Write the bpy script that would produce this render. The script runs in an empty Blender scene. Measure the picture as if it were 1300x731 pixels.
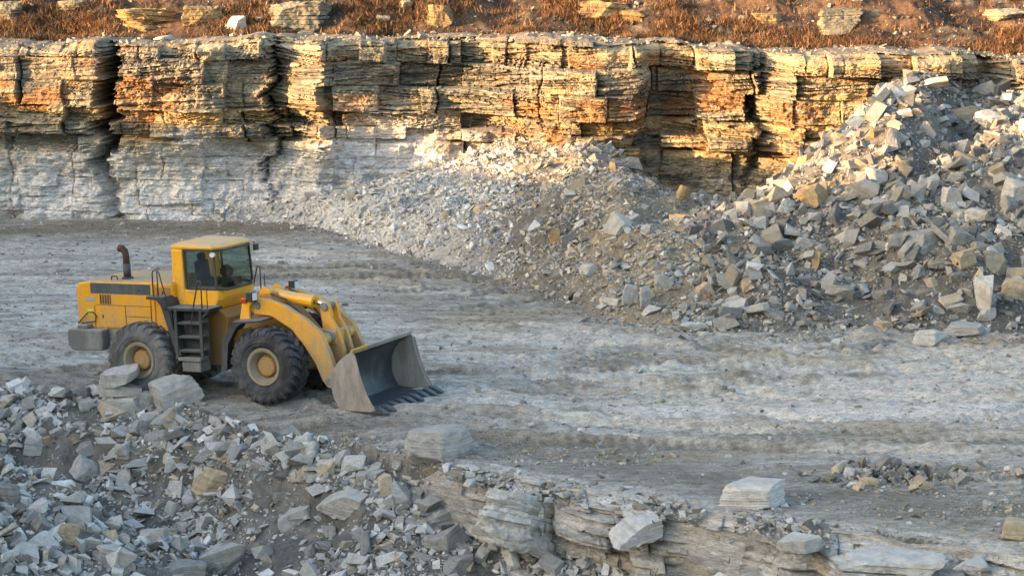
import bpy, bmesh, math, random
import numpy as np
from mathutils import Vector, Matrix, Euler

rng = np.random.default_rng(7)
random.seed(7)
scene = bpy.context.scene
COL = scene.collection

# ------------------------------------------------------------------ camera
F = 2970.0                       # focal length in photo pixels (1300 wide)
CX, CY = 650.0, 365.5
H = 12.2                         # eye height over the quarry floor
PITCH = math.radians(9.17)
CP, SP = math.cos(PITCH), math.sin(PITCH)
cam_d = bpy.data.cameras.new('camera'); cam = bpy.data.objects.new('camera', cam_d); COL.objects.link(cam)
cam.location = (0, 0, H); cam.rotation_euler = (math.pi/2-PITCH, 0, 0)
cam_d.sensor_width = 36; cam_d.lens = F/1300*36; cam_d.clip_end = 2000; cam_d.clip_start = .5
scene.camera = cam

def ray(px, py):
    a, b = (px-CX)/F, -(py-CY)/F
    return np.array([a, CP+b*SP, -SP+b*CP])

def on_plane(px, py, z=0.0):
    d = ray(px, py); t = (z-H)/d[2]
    return d[0]*t, d[1]*t

def project(x, y, z):
    dy, dz = y, z-H
    dep = dy*CP - dz*SP
    up = dy*SP + dz*CP
    return CX+F*x/dep, CY-F*up/dep

# ------------------------------------------------------------------ noise
def h2(ix, iy, seed=0):
    ix = np.asarray(ix).astype(np.int64); iy = np.asarray(iy).astype(np.int64)
    h = (ix*374761393 + iy*668265263 + seed*974634677) & 0xFFFFFFFF
    h = ((h ^ (h >> 13))*1274126177) & 0xFFFFFFFF
    h = ((h ^ (h >> 16))*2246822519) & 0xFFFFFFFF
    h = h ^ (h >> 15)
    return (h & 0xFFFFFF)/float(0x1000000)

def vn(x, y, seed=0):
    x = np.asarray(x, dtype=float); y = np.asarray(y, dtype=float)
    ix, iy = np.floor(x), np.floor(y)
    fx, fy = x-ix, y-iy
    ux, uy = fx*fx*(3-2*fx), fy*fy*(3-2*fy)
    a, b = h2(ix, iy, seed), h2(ix+1, iy, seed)
    c, d = h2(ix, iy+1, seed), h2(ix+1, iy+1, seed)
    return (a+(b-a)*ux)*(1-uy)+(c+(d-c)*ux)*uy

def fbm(x, y, octv=4, seed=0, gain=.5):
    s = 0; a = 1; t = 0
    for i in range(octv):
        s = s+a*(vn(np.asarray(x)*2**i+i*17.3, np.asarray(y)*2**i-i*9.1, seed+i)-.5)*2
        t += a; a *= gain
    return s/t

def vn3(x, y, z, seed=0):
    iz = np.floor(z); f = z-iz; u = f*f*(3-2*f)
    a = vn(x+iz*37.7, y-iz*11.3, seed); b = vn(x+(iz+1)*37.7, y-(iz+1)*11.3, seed)
    return a+(b-a)*u

def sstep(a, b, x):
    t = np.clip((x-a)/(b-a), 0, 1); return t*t*(3-2*t)

def interp(x, pts):
    p = np.array(pts, dtype=float); return np.interp(x, p[:, 0], p[:, 1])

def smooth_interp(x, pts, w=25):
    p = np.array(pts, dtype=float)
    g = np.arange(p[0, 0]-600, p[-1, 0]+600, 2.0)
    v = np.interp(g, p[:, 0], p[:, 1])
    n = int(w); k = np.hanning(2*n+1); k /= k.sum()
    v = np.convolve(np.pad(v, n, mode='edge'), k, mode='valid')
    return np.interp(x, g, v)

def mixc(a, b, t):
    t = np.asarray(t)[..., None]; return np.asarray(a)*(1-t)+np.asarray(b)*t

# ------------------------------------------------------------------ materials
def new_mat(name):
    m = bpy.data.materials.new(name); m.use_nodes = True
    nt = m.node_tree; b = nt.nodes['Principled BSDF']
    return m, nt, b

def N(nt, t, **k):
    n = nt.nodes.new(t)
    for a, v in k.items(): setattr(n, a, v)
    return n

def mix_rgb(nt, a, b, fac, mode='MIX'):
    n = N(nt, 'ShaderNodeMix', data_type='RGBA', blend_type=mode)
    for sock, v in ((n.inputs[0], fac), (n.inputs[6], a), (n.inputs[7], b)):
        if hasattr(v, 'is_output'): nt.links.new(v, sock)
        elif isinstance(v, (int, float)): sock.default_value = v
        else: sock.default_value = (*v, 1)
    return n.outputs[2]

def noise(nt, vec, scale, detail=4, rough=.55, dist=0):
    n = N(nt, 'ShaderNodeTexNoise'); n.inputs['Scale'].default_value = scale
    n.inputs['Detail'].default_value = detail; n.inputs['Roughness'].default_value = rough
    n.inputs['Distortion'].default_value = dist
    if vec is not None: nt.links.new(vec, n.inputs['Vector'])
    return n.outputs['Fac']

def ramp(nt, fac, stops):
    r = N(nt, 'ShaderNodeValToRGB'); e = r.color_ramp.elements
    while len(e) < len(stops): e.new(.5)
    for k, (p, c) in enumerate(stops):
        e[k].position = p; e[k].color = (*c, 1) if not isinstance(c, (int, float)) else (c, c, c, 1)
    nt.links.new(fac, r.inputs[0]); return r.outputs[0]

def mapping(nt, vec, scale):
    m = N(nt, 'ShaderNodeMapping'); m.inputs['Scale'].default_value = scale
    nt.links.new(vec, m.inputs['Vector']); return m.outputs[0]

def bump(nt, b, height, strength, dist):
    n = N(nt, 'ShaderNodeBump'); n.inputs['Strength'].default_value = strength; n.inputs['Distance'].default_value = dist
    nt.links.new(height, n.inputs['Height']); nt.links.new(n.outputs[0], b.inputs['Normal'])

def attr_mat(name, scale=1.0, stretch=(1, 1, 1), vary=.35, bump_d=.02, detail_scale=9):
    m, nt, b = new_mat(name)
    at = N(nt, 'ShaderNodeAttribute', attribute_name='Col')
    g = N(nt, 'ShaderNodeTexCoord')
    v = mapping(nt, g.outputs['Object'], stretch)
    n1 = noise(nt, v, detail_scale*scale, 6, .65)
    n2 = noise(nt, v, detail_scale*4*scale, 3, .6)
    r1 = ramp(nt, n1, [(.3, 1-vary), (.5, 1.0), (.72, 1+vary)])
    r2 = ramp(nt, n2, [(.25, 1-vary*.7), (.75, 1+vary*.6)])
    c = mix_rgb(nt, at.outputs['Color'], r1, 1.0, 'MULTIPLY')
    c = mix_rgb(nt, c, r2, 1.0, 'MULTIPLY')
    nt.links.new(c, b.inputs['Base Color'])
    b.inputs['Roughness'].default_value = .95; b.inputs['Specular IOR Level'].default_value = .15
    add = N(nt, 'ShaderNodeMath', operation='MULTIPLY_ADD')
    nt.links.new(n2, add.inputs[0]); add.inputs[1].default_value = .4; nt.links.new(n1, add.inputs[2])
    bump(nt, b, add.outputs[0], .9, bump_d)
    return m

M = {}
M['ground'] = attr_mat('ground_dirt', stretch=(.55, 1.3, 1), vary=.38, bump_d=.04, detail_scale=7)
M['soil'] = attr_mat('heap_soil', vary=.3, bump_d=.05, detail_scale=6)
M['cliff'] = attr_mat('cliff_rock', stretch=(1, 1, 4.5), vary=.38, bump_d=.05, detail_scale=3)
M['stone'] = attr_mat('broken_stone', vary=.22, bump_d=.02, detail_scale=7)
M['grass'], nt, b = new_mat('dry_grass')
at = N(nt, 'ShaderNodeAttribute', attribute_name='Col'); nt.links.new(at.outputs['Color'], b.inputs['Base Color'])
b.inputs['Roughness'].default_value = .9; b.inputs['Specular IOR Level'].default_value = .1

# rocks that are objects of their own: colour from the object, bedding from local z
m, nt, b = new_mat('bedded_rock'); M['rock'] = m
oi = N(nt, 'ShaderNodeObjectInfo'); tc = N(nt, 'ShaderNodeTexCoord')
n0 = noise(nt, tc.outputs['Object'], 1.6, 3)
sx = N(nt, 'ShaderNodeSeparateXYZ'); nt.links.new(tc.outputs['Object'], sx.inputs[0])
ma = N(nt, 'ShaderNodeMath', operation='MULTIPLY_ADD'); nt.links.new(n0, ma.inputs[0]); ma.inputs[1].default_value = .22
nt.links.new(sx.outputs['Z'], ma.inputs[2])
cz = N(nt, 'ShaderNodeCombineXYZ'); nt.links.new(ma.outputs[0], cz.inputs['Z']); nt.links.new(oi.outputs['Random'], cz.inputs['X'])
band = noise(nt, mapping(nt, cz.outputs[0], (40, 40, 9)), 1.0, 4, .7)
n1 = noise(nt, tc.outputs['Object'], 5, 6, .7)
n2 = noise(nt, tc.outputs['Object'], 26, 3, .6)
c = mix_rgb(nt, oi.outputs['Color'], ramp(nt, band, [(.3, (.70, .67, .62)), (.5, (1, 1, 1)), (.7, (1.22, 1.22, 1.22))]), .9, 'MULTIPLY')
c = mix_rgb(nt, c, ramp(nt, n1, [(.28, (.62, .6, .58)), (.5, (1, 1, 1)), (.75, (1.3, 1.28, 1.24))]), .9, 'MULTIPLY')
stain = ramp(nt, noise(nt, tc.outputs['Object'], 2.3, 4, .6), [(.56, 0.0), (.72, .55)])
c = mix_rgb(nt, c, (.36, .27, .16), stain)
nt.links.new(c, b.inputs['Base Color']); b.inputs['Roughness'].default_value = .92; b.inputs['Specular IOR Level'].default_value = .2
ad = N(nt, 'ShaderNodeMath', operation='MULTIPLY_ADD'); nt.links.new(n2, ad.inputs[0]); ad.inputs[1].default_value = .35; nt.links.new(n1, ad.inputs[2])
ad2 = N(nt, 'ShaderNodeMath', operation='MULTIPLY_ADD'); nt.links.new(band, ad2.inputs[0]); ad2.inputs[1].default_value = .8; nt.links.new(ad.outputs[0], ad2.inputs[2])
bump(nt, b, ad2.outputs[0], .9, .05)

def paint(name, col, dust=(.33, .30, .25), amount=.35, rough=.45, low=0.0, top=0.0, metal=0.0, chips=None):
    """painted or bare metal with dust in blotches, thicker low down (low) and on upward faces (top)"""
    m, nt, b = new_mat(name)
    tc = N(nt, 'ShaderNodeTexCoord'); ob = tc.outputs['Object']
    n1 = noise(nt, mapping(nt, ob, (1.3, 1.3, .45)), 2.6, 7, .72); n2 = noise(nt, ob, 14, 4, .65)
    f = ramp(nt, n1, [(.42, 0.0), (.75, amount)])
    s = N(nt, 'ShaderNodeSeparateXYZ'); nt.links.new(ob, s.inputs[0])
    mr = N(nt, 'ShaderNodeMapRange'); nt.links.new(s.outputs['Z'], mr.inputs[0])
    mr.inputs[1].default_value = 2.3; mr.inputs[2].default_value = .3; mr.inputs[3].default_value = 0; mr.inputs[4].default_value = low
    mm = N(nt, 'ShaderNodeMath', operation='MULTIPLY'); nt.links.new(mr.outputs[0], mm.inputs[0])
    nt.links.new(ramp(nt, n2, [(.2, .45), (.7, 1.15)]), mm.inputs[1])
    ge = N(nt, 'ShaderNodeNewGeometry'); s2 = N(nt, 'ShaderNodeSeparateXYZ'); nt.links.new(ge.outputs['Normal'], s2.inputs[0])
    mt = N(nt, 'ShaderNodeMapRange'); nt.links.new(s2.outputs['Z'], mt.inputs[0])
    mt.inputs[1].default_value = .4; mt.inputs[2].default_value = .85; mt.inputs[3].default_value = 0; mt.inputs[4].default_value = top
    mtt = N(nt, 'ShaderNodeMath', operation='MULTIPLY'); nt.links.new(mt.outputs[0], mtt.inputs[0]); nt.links.new(ramp(nt, n1, [(.2, .6), (.6, 1.0)]), mtt.inputs[1])
    a1 = N(nt, 'ShaderNodeMath', operation='ADD'); nt.links.new(f, a1.inputs[0]); nt.links.new(mm.outputs[0], a1.inputs[1])
    a2 = N(nt, 'ShaderNodeMath', operation='ADD', use_clamp=True); nt.links.new(a1.outputs[0], a2.inputs[0]); nt.links.new(mtt.outputs[0], a2.inputs[1])
    base = mix_rgb(nt, col, tuple(min(1, q*.72) for q in col), ramp(nt, n2, [(.45, 0.0), (.8, .5)]))
    if chips:
        base = mix_rgb(nt, base, chips, ramp(nt, noise(nt, ob, 6, 7, .8), [(.60, 0.0), (.66, .85)]))
    c = mix_rgb(nt, base, dust, a2.outputs[0])
    nt.links.new(c, b.inputs['Base Color'])
    mr2 = N(nt, 'ShaderNodeMapRange'); nt.links.new(a2.outputs[0], mr2.inputs[0]); mr2.inputs[3].default_value = rough; mr2.inputs[4].default_value = .95
    nt.links.new(mr2.outputs[0], b.inputs['Roughness']); b.inputs['Metallic'].default_value = metal
    bump(nt, b, n2, .25, .01)
    return m

YEL = (.78, .37, .012)
M['yellow'] = paint('yellow_paint', (.78, .36, .008), dust=(.33, .27, .18), amount=.65, low=1.0, top=.8, rough=.42, chips=(.44, .20, .02))
M['yellow_clean'] = paint('yellow_cab_paint', (.88, .41, .006), dust=(.46, .37, .23), amount=.36, low=.6, top=.8, rough=.36)
M['yellow_grimy_shade'] = paint('grimy_shaded_yellow_paint', (.40, .19, .02), dust=(.2, .16, .11), amount=.6, low=.7, rough=.7, chips=(.09, .06, .04))  # grimy paint; its dark tone also carries the shade at the frame joint
M['stripe'] = paint('dark_grey_paint', (.055, .07, .085), amount=.25, rough=.5)
M['black'] = paint('black_metal', (.018, .021, .024), amount=.25, dust=(.2, .2, .19), low=.35, top=.8, rough=.6)
M['dusty_steel'] = paint('dusty_grey_steel', (.12, .125, .125), dust=(.34, .33, .30), amount=.8, low=.2, top=.5, rough=.7, chips=(.06, .06, .06))
M['rail'] = paint('rail_metal', (.03, .03, .035), amount=.2, rough=.5)
M['exhaust'] = paint('sooty_pipe', (.035, .035, .04), amount=.2, rough=.6)
M['rust_red'] = paint('rusty_red_pipe', (.05, .014, .013), amount=.25, rough=.7)
M['bucket_out'] = paint('worn_bucket_steel', (.23, .205, .18), dust=(.46, .42, .37), amount=.9, rough=.55, chips=(.10, .085, .075))
M['bucket_in'] = paint('dark_bucket_steel', (.05, .06, .072), dust=(.17, .175, .175), amount=.55, rough=.42, metal=.3, chips=(.05, .055, .06))
M['bucket_yellow'] = paint('chipped_yellow_edge', (.45, .24, .03), dust=(.3, .24, .18), amount=.6, rough=.6, chips=(.16, .09, .05))
M['tyre'] = paint('tyre_rubber', (.024, .025, .029), dust=(.17, .175, .18), amount=.75, rough=.85)
M['tyre_dusty'] = paint('dusty_tyre_rubber', (.09, .09, .09), dust=(.27, .265, .25), amount=1.0, low=.0, rough=.9)
M['rim'] = paint('dusty_rim', (.27, .22, .14), dust=(.30, .275, .23), amount=1.0, rough=.7, chips=(.12, .09, .06))
M['hub'] = paint('orange_hub', (.42, .22, .06), dust=(.27, .22, .15), amount=.9, rough=.6)
M['chrome'], nt, b = new_mat('chrome_rod'); b.inputs['Base Color'].default_value = (.7, .72, .74, 1); b.inputs['Metallic'].default_value = 1; b.inputs['Roughness'].default_value = .16
M['seat'], nt, b = new_mat('black_seat'); b.inputs['Base Color'].default_value = (.02, .02, .025, 1); b.inputs['Roughness'].default_value = .8
M['red_lens'], nt, b = new_mat('red_lens'); b.inputs['Base Color'].default_value = (.45, .05, .02, 1); b.inputs['Roughness'].default_value = .2
M['lamp_lens'], nt, b = new_mat('lamp_lens'); b.inputs['Base Color'].default_value = (.6, .65, .66, 1); b.inputs['Roughness'].default_value = .12
M['plate'], nt, b = new_mat('grey_badge'); b.inputs['Base Color'].default_value = (.35, .34, .30, 1); b.inputs['Roughness'].default_value = .6
M['lime'], nt, b = new_mat('lime_sticker'); b.inputs['Base Color'].default_value = (.70, .62, .05, 1); b.inputs['Roughness'].default_value = .5
m, nt, b = new_mat('tinted_glass'); M['glass'] = m
nt.nodes.remove(b); out = nt.nodes['Material Output']
tr = N(nt, 'ShaderNodeBsdfTransparent'); tr.inputs[0].default_value = (.50, .62, .60, 1)
gl = N(nt, 'ShaderNodeBsdfGlossy'); gl.inputs[0].default_value = (.9, .95, .95, 1); gl.inputs['Roughness'].default_value = .03
fr = N(nt, 'ShaderNodeFresnel'); fr.inputs[0].default_value = 1.7
ms = N(nt, 'ShaderNodeMixShader'); nt.links.new(fr.outputs[0], ms.inputs[0]); nt.links.new(tr.outputs[0], ms.inputs[1]); nt.links.new(gl.outputs[0], ms.inputs[2])
nt.links.new(ms.outputs[0], out.inputs['Surface'])

# ------------------------------------------------------------------ mesh helpers
def mesh_from(name, verts, faces, mats, cols=None, mat_idx=None):
    """verts Nx3, faces list of arrays (tris or quads, same width per array)"""
    me = bpy.data.meshes.new(name)
    verts = np.asarray(verts, dtype=np.float32)
    counts = np.concatenate([np.full(len(f), f.shape[1], dtype=np.int32) for f in faces])
    loops = np.concatenate([f.reshape(-1) for f in faces]).astype(np.int32)
    me.vertices.add(len(verts)); me.vertices.foreach_set('co', verts.ravel())
    me.loops.add(len(loops)); me.loops.foreach_set('vertex_index', loops)
    me.polygons.add(len(counts))
    starts = np.concatenate([[0], np.cumsum(counts)[:-1]]).astype(np.int32)
    me.polygons.foreach_set('loop_start', starts)
    for mm in mats: me.materials.append(mm)
    if mat_idx is not None: me.polygons.foreach_set('material_index', np.asarray(mat_idx, dtype=np.int32))
    if cols is not None:
        a = me.attributes.new('Col', 'FLOAT_COLOR', 'POINT')
        c4 = np.ones((len(verts), 4), dtype=np.float32); c4[:, :3] = cols
        a.data.foreach_set('color', c4.ravel())
    me.update(calc_edges=True); me.validate()
    if name not in ('quarry_floor', 'hillside'): me.shade_flat()
    return me

def link(name, me, parent=None):
    o = bpy.data.objects.new(name, me); COL.objects.link(o)
    if parent is not None: o.parent = parent
    return o

def tag(o, label=None, category=None, group=None, kind=None):
    if label: o['label'] = label
    if category: o['category'] = category
    if group: o['group'] = group
    if kind: o['kind'] = kind
    return o

def grid_faces(nr, nc):
    i = np.arange(nr*nc).reshape(nr, nc)
    return np.stack([i[:-1, :-1], i[:-1, 1:], i[1:, 1:], i[1:, :-1]], axis=-1).reshape(-1, 4)

# ------------------------------------------------------------------ terrain shape
SUN_AZ, SUN_EL = math.radians(24), math.radians(9)       # sunlight travels to +x, a little to +y, and down

foot_px = [(-600, 262), (0, 270), (100, 272), (200, 275), (300, 281), (370, 288), (430, 300), (500, 322), (560, 340), (600, 348),
           (650, 357), (700, 374), (740, 388), (780, 405), (830, 418), (900, 424), (1000, 421), (1100, 419), (1200, 426), (1300, 426), (1900, 420)]
foot_u = [(p, on_plane(p, r)[1]) for p, r in foot_px]
slope_u = [(-600, .5), (0, .5), (330, .55), (430, .5), (560, .5), (650, .38), (750, .33), (900, .34), (1000, .36), (1200, .38), (1900, .4)]
cap_u = [(-600, .8), (0, .9), (100, .7), (150, 1.2), (240, .8), (300, 1.1), (370, 1.1), (430, 1.0), (500, 1.3), (560, 1.7), (620, 2.0), (680, 2.4), (740, 2.8), (780, 2.8), (820, 2.5), (850, 2.4),
         (900, 2.3), (960, 2.6), (1000, 3.3), (1050, 4.1), (1100, 4.9), (1150, 5.6), (1190, 6.2), (1225, 5.2), (1300, 4.6), (1900, 4.2)]
back_u = [(-600, 1.0), (300, 1.3), (430, 1.3), (560, 2.3), (680, 3.1), (740, 3.7), (785, 3.1), (820, 1.9), (850, 1.4), (900, .8), (960, .7), (1010, 2.0), (1060, 3.8), (1120, 5.0),
          (1150, 5.6), (1190, 6.4), (1225, 5.6), (1300, 5.4), (1900, 4.5)]

lip_px = [(0, 492), (60, 492), (120, 496), (180, 503), (260, 517), (330, 541), (420, 558), (520, 580), (620, 600), (700, 613),
          (800, 628), (900, 651), (960, 661), (1050, 672), (1200, 690), (1300, 699)]
lip_xy = np.array([on_plane(p, r) for p, r in lip_px])
lip_xy = np.vstack([[-60, 60], lip_xy, [60, 40]])

def y_lip(x):
    y = np.interp(x, lip_xy[:, 0], lip_xy[:, 1])
    return y + .35*fbm(np.asarray(x)*.7, 0*np.asarray(x)+3.3, 4, 51)

def wall_y(x):
    """mean position of the quarry wall in plan"""
    return interp(x, [(-80, 93.5), (-20, 94), (0, 93.5), (8, 91.5), (14, 89.5), (25, 88), (80, 88)])

# loader pose
L_YAW = math.radians(-26)
L_SC = 1.035
L_TILT = math.radians(2.3)
def loader_matrix(x0, y0, z0=0.0):
    return Matrix.Translation((x0, y0, z0)) @ Matrix.Rotation(L_YAW, 4, 'Z') @ Matrix.Rotation(-L_TILT, 4, 'Y') @ Matrix.Scale(L_SC, 4)
# find origin so that the near front hub lands on its place in the photograph
lx, ly = 0.0, 60.0
for _ in range(60):
    p = loader_matrix(lx, ly) @ Vector((1.8, -1.45, .93)); q = project(*p)
    lx += (333-q[0])/50*.7; ly -= (466-q[1])/10*.7
LM = loader_matrix(lx, ly)
print('LOADER at', lx, ly, 'rear hub', project(*(LM @ Vector((-1.8, -1.45, .93)))), 'roof', project(*(LM @ Vector((.2, -.85, 3.9)))),
      'bucket top far', project(*(LM @ Vector((4.34, 1.68, 1.4)))), 'teeth near', project(*(LM @ Vector((5.3, -1.6, 0)))))

# wheel tracks over the floor: each a curve y=f(x) with a gauge
tracks = []
for k in range(46):
    y0 = rng.uniform(52, 90); a = rng.uniform(-.18, .1); bq = rng.uniform(-.006, .006); amp = rng.uniform(.2, 1.4); wl = rng.uniform(9, 22); ph = rng.uniform(0, 6.28)
    x0 = rng.uniform(-20, 20); x1 = x0+rng.uniform(12, 45)
    tracks.append((y0, a, bq, amp, wl, ph, x0, min(x1, 45)-0, rng.uniform(.20, .32), rng.uniform(.45, 1.0)))
# named runs seen in the photo: broad pale run along the middle, dark churned run in front
tracks += [(56.5, -.10, 0, .25, 25, 0, -4, 45, .5, 1.0), (54.0, -.09, 0, .2, 18, 1, -6, 45, .45, .9), (52.8, -.07, 0, .3, 20, 2, 0, 45, .45, .9),
           (60.5, -.13, .002, .4, 24, .5, -2, 40, .45, .7), (66, -.06, 0, .7, 20, 4, 2, 40, .4, .8)]

def terrain(x, y, fine=True):
    x = np.asarray(x, float); y = np.asarray(y, float)
    u = CX + F*x/np.maximum(y*CP+H*SP, 5)
    # loader stands on a gentle tilt
    dx, dy = x-lx, y-ly
    lxl = dx*math.cos(L_YAW)+dy*math.sin(L_YAW); lyl = -dx*math.sin(L_YAW)+dy*math.cos(L_YAW)
    wl_ = 1-sstep(4.2, 9.5, np.hypot(lxl-.8, lyl*1.2))
    yl = y_lip(x)
    floor = math.tan(L_TILT)*lxl*wl_*sstep(0, 1.5, y-yl)
    calm = 1-.85*(1-sstep(2.5, 4.2, np.hypot((lxl-1.3)*.52, lyl)))
    floor = floor-.085*np.exp(-((lxl-5.0)/1.1)**4-(lyl/2.3)**4)
    floor = floor + .16*fbm(x*.16, y*.16, 3, 1)*calm
    rut = np.zeros_like(x); rut2 = np.zeros_like(x)
    if fine:
        floor = floor + .045*fbm(x*.7, y*1.2, 6, 2, .7)*calm + .045*np.maximum(0, fbm(x*5, y*6, 3, 8, .65))*sstep(-.2, .4, fbm(x*.4, y*.4, 3, 9))*calm
        for (y0, a, bq, amp, wv, ph, x0, x1, hw, st) in tracks:
            yc = y0+a*x+bq*x*x+amp*np.sin(x/wv*6.283+ph); sl = a+2*bq*x+amp*6.283/wv*np.cos(x/wv*6.283+ph)
            inx = sstep(x0-2, x0, x)*(1-sstep(x1-2, x1, x))
            nrm = 1/np.sqrt(1+sl*sl)
            for off in (0, 2.2):
                d = np.abs((y-yc-off)*nrm)
                g = np.exp(-(d/hw)**4)*inx*st
                cleat = .5+.5*np.sign(np.sin(x/.16*6.283*.5+np.abs(d)*9))
                rut = np.maximum(rut, g*(.55+.45*cleat))
                floor = floor - .09*g + .03*cleat*g + .075*np.exp(-((d-hw*1.35)/(.13))**2)*inx*st*(.6+.8*vn(x*3, y*3, 5))
    # heap and scree
    yf = smooth_interp(u, foot_u, 18)+.55*fbm(x*.5, y*.2, 3, 21); s = smooth_interp(u, slope_u, 20); zc = smooth_interp(u, cap_u, 12); zb = smooth_interp(u, back_u, 10)
    yw = wall_y(x)
    yc = yf+zc/s
    front = s*(y-yf)
    lump = .62*fbm(x*.38, y*.30, 3, 22)+.26*fbm(x*1.3, y*1.1, 4, 23)
    back = zc+(zb-zc)*np.clip((y-yc)/np.maximum(yw-yc, 1.5), 0, 1.3)
    k = .5
    hmin = np.clip(.5+.5*(back-front)/k, 0, 1)
    heap = back*(1-hmin)+front*hmin-k*hmin*(1-hmin)
    hollow = np.exp(-(((u-1215)/38)**2+((y-83.5)/4.0)**2))
    heap = heap-1.9*hollow+.35*np.exp(-((u-1120)/40)**2)*sstep(1, 3, heap)
    heap = heap+lump*sstep(.0, 1.0, heap)
    heapm = heap > floor+.02
    z = np.maximum(floor, heap)
    # the lip and what lies below it
    d = yl-y
    dlo = d+.32*smooth_interp(u, [(-600, 0), (430, 0), (610, 1), (1900, 1)], 20)
    right = smooth_interp(u, [(-600, 0), (430, 0), (610, 1), (1900, 1)], 20)
    left_z = -.50*d-.6*sstep(1.6, 2.0, d+.5*fbm(x*.6, y*.6, 3, 33))*(1-right)
    right_z = -1.55*sstep(-.30, .08, d)-.30*np.maximum(d-.4, 0)
    low = (left_z*(1-right)+right_z*right)+(.22*fbm(x*.6, y*.6, 3, 31)+.09*fbm(x*2.2, y*2.2, 4, 32))*sstep(0, .8, d)
    crest = np.minimum(-.25-.46*(x+11.3), .5)
    yc2 = 52.2-.25*(x+11.3)
    near = crest-np.where(y > yc2, .62, .30)*np.sqrt((y-yc2)**2+.15)+.25*fbm(x*.8, y*.8, 4, 35)
    nearm = (near > low) & (d > .6)
    low2 = np.where(nearm, near, low)
    low2 = np.maximum(low2, -9)
    z = np.where(dlo > 0, low2+floor*np.exp(-np.maximum(dlo, 0)*2), z)
    region = np.where(dlo > 0, np.where(nearm, 3, 2), np.where(heapm, 1, 0))
    # ridge out of frame to the left that keeps the pit floor in shade; notches shaped to pass the low sun
    rim = interp(y-math.tan(SUN_AZ)*(x+44), [(-120, 17), (20, 16.5), (45, 16.2), (51.3, 16.2), (51.9, 9.2), (55.0, 9.6), (55.6, 16.2), (56.3, 16.2), (56.8, 9.6), (58.6, 9.6), (59.2, 16), (61.4, 16), (62.2, 10.4), (66, 10.0), (72, 9.4), (84, 8.6), (95, 7.4), (200, 7)])
    rim = rim+.15*fbm(y*.12, y*0+2, 3, 61)
    z = np.where(x < -30, np.maximum(z, rim*sstep(-30, -44, x)), z)
    return z, region, u, rut, d

# ------------------------------------------------------------------ build the ground sheets
def axis(dense, step, outer, g=1.25):
    a, b = dense
    core = np.arange(a, b+1e-6, step)
    def ext(d, lim):
        out = []; s = step; v = 0
        while v < lim:
            s *= g; v += s; out.append(v)
        return np.array(out)
    lo = a-ext(step, a-outer[0])[::-1]; hi = b+ext(step, outer[1]-b)
    return np.concatenate([lo, core, hi])
gx = axis((-24, 22.5), .05, (-160, 160)); gy = axis((41.5, 95), .075, (-140, 110))
gx = np.concatenate([gx[gx < -62.5], np.arange(-62, -24.2, .5), gx[gx >= -24.001]])
X, Y = np.meshgrid(gx, gy)
Z, R, U, RUT, D = terrain(X, Y)

def terrain_z(x, y):
    """bilinear look-up in the built sheet"""
    x = np.asarray(x, float); y = np.asarray(y, float)
    i = np.clip(np.searchsorted(gx, x)-1, 0, len(gx)-2); j = np.clip(np.searchsorted(gy, y)-1, 0, len(gy)-2)
    fx = (x-gx[i])/(gx[i+1]-gx[i]); fy = (y-gy[j])/(gy[j+1]-gy[j])
    return (Z[j, i]*(1-fx)+Z[j, i+1]*fx)*(1-fy)+(Z[j+1, i]*(1-fx)+Z[j+1, i+1]*fx)*fy

def hit(px, py):
    """where the line of sight meets the ground: nearest point"""
    d = ray(px, py); t = np.arange(40, 110, .04)
    xs, ys, zs = d[0]*t, d[1]*t, H+d[2]*t
    k = np.argmax(zs < terrain_z(xs, ys))
    return xs[k], ys[k], terrain_z(xs[k], ys[k])

# colours of the ground itself
PALE, GREY, TAN, DARK = (.43, .41, .37), (.27, .255, .225), (.29, .245, .18), (.10, .09, .07)
f1 = fbm(X*.10, Y*.28, 4, 71); f2 = fbm(X*.5, Y*1.5, 4, 72); f3 = fbm(X*2.0, Y*3.0, 4, 73, .65)
C = mixc(GREY, PALE, sstep(-.45, .45, f1+.5*f2))
st = fbm(X*.35+.25*Y, Y*3.4, 5, 76, .65)
C = mixc(C, (.46, .44, .40), .6*sstep(.1, .45, st))
C = mixc(C, (.16, .145, .12), .6*sstep(-.1, -.45, st))
C = mixc(C, TAN, .75*sstep(.0, .5, fbm(X*.22+5, Y*.6, 4, 74)+.35*f3))
trk = sstep(.12, .7, RUT)
C = mixc(C, (.44, .42, .375), .8*trk*sstep(-.1, .2, f1+.3*f2))
C = mixc(C, (.13, .115, .09), .7*trk*sstep(.05, -.2, f1+.3*f2))
C = mixc(C, DARK, .5*sstep(.12, .55, f3+.3*f2))
def rowof(): return CY-F*((Y*SP+(0-H)*CP)/np.maximum(Y*CP+H*SP, 5))
ROW = rowof()
# churned dark dirt runs: along the foot of the left wall, along the front of the floor, and round the heap foot
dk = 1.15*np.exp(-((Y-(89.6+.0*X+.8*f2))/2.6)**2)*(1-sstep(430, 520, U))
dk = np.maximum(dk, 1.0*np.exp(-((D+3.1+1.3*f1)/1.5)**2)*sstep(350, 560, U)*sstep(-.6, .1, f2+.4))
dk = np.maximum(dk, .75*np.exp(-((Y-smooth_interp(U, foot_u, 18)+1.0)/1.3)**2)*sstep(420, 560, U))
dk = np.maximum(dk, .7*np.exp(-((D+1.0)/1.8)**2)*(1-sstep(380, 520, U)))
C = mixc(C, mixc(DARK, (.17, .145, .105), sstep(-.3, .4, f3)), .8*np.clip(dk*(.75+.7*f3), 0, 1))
pale_run = np.exp(-((Y-(57.2-.10*X))/1.7)**2)*sstep(450, 640, U)
C = mixc(C, (.50, .485, .455), .7*pale_run*sstep(-.5, .3, f2+.3))
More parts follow.
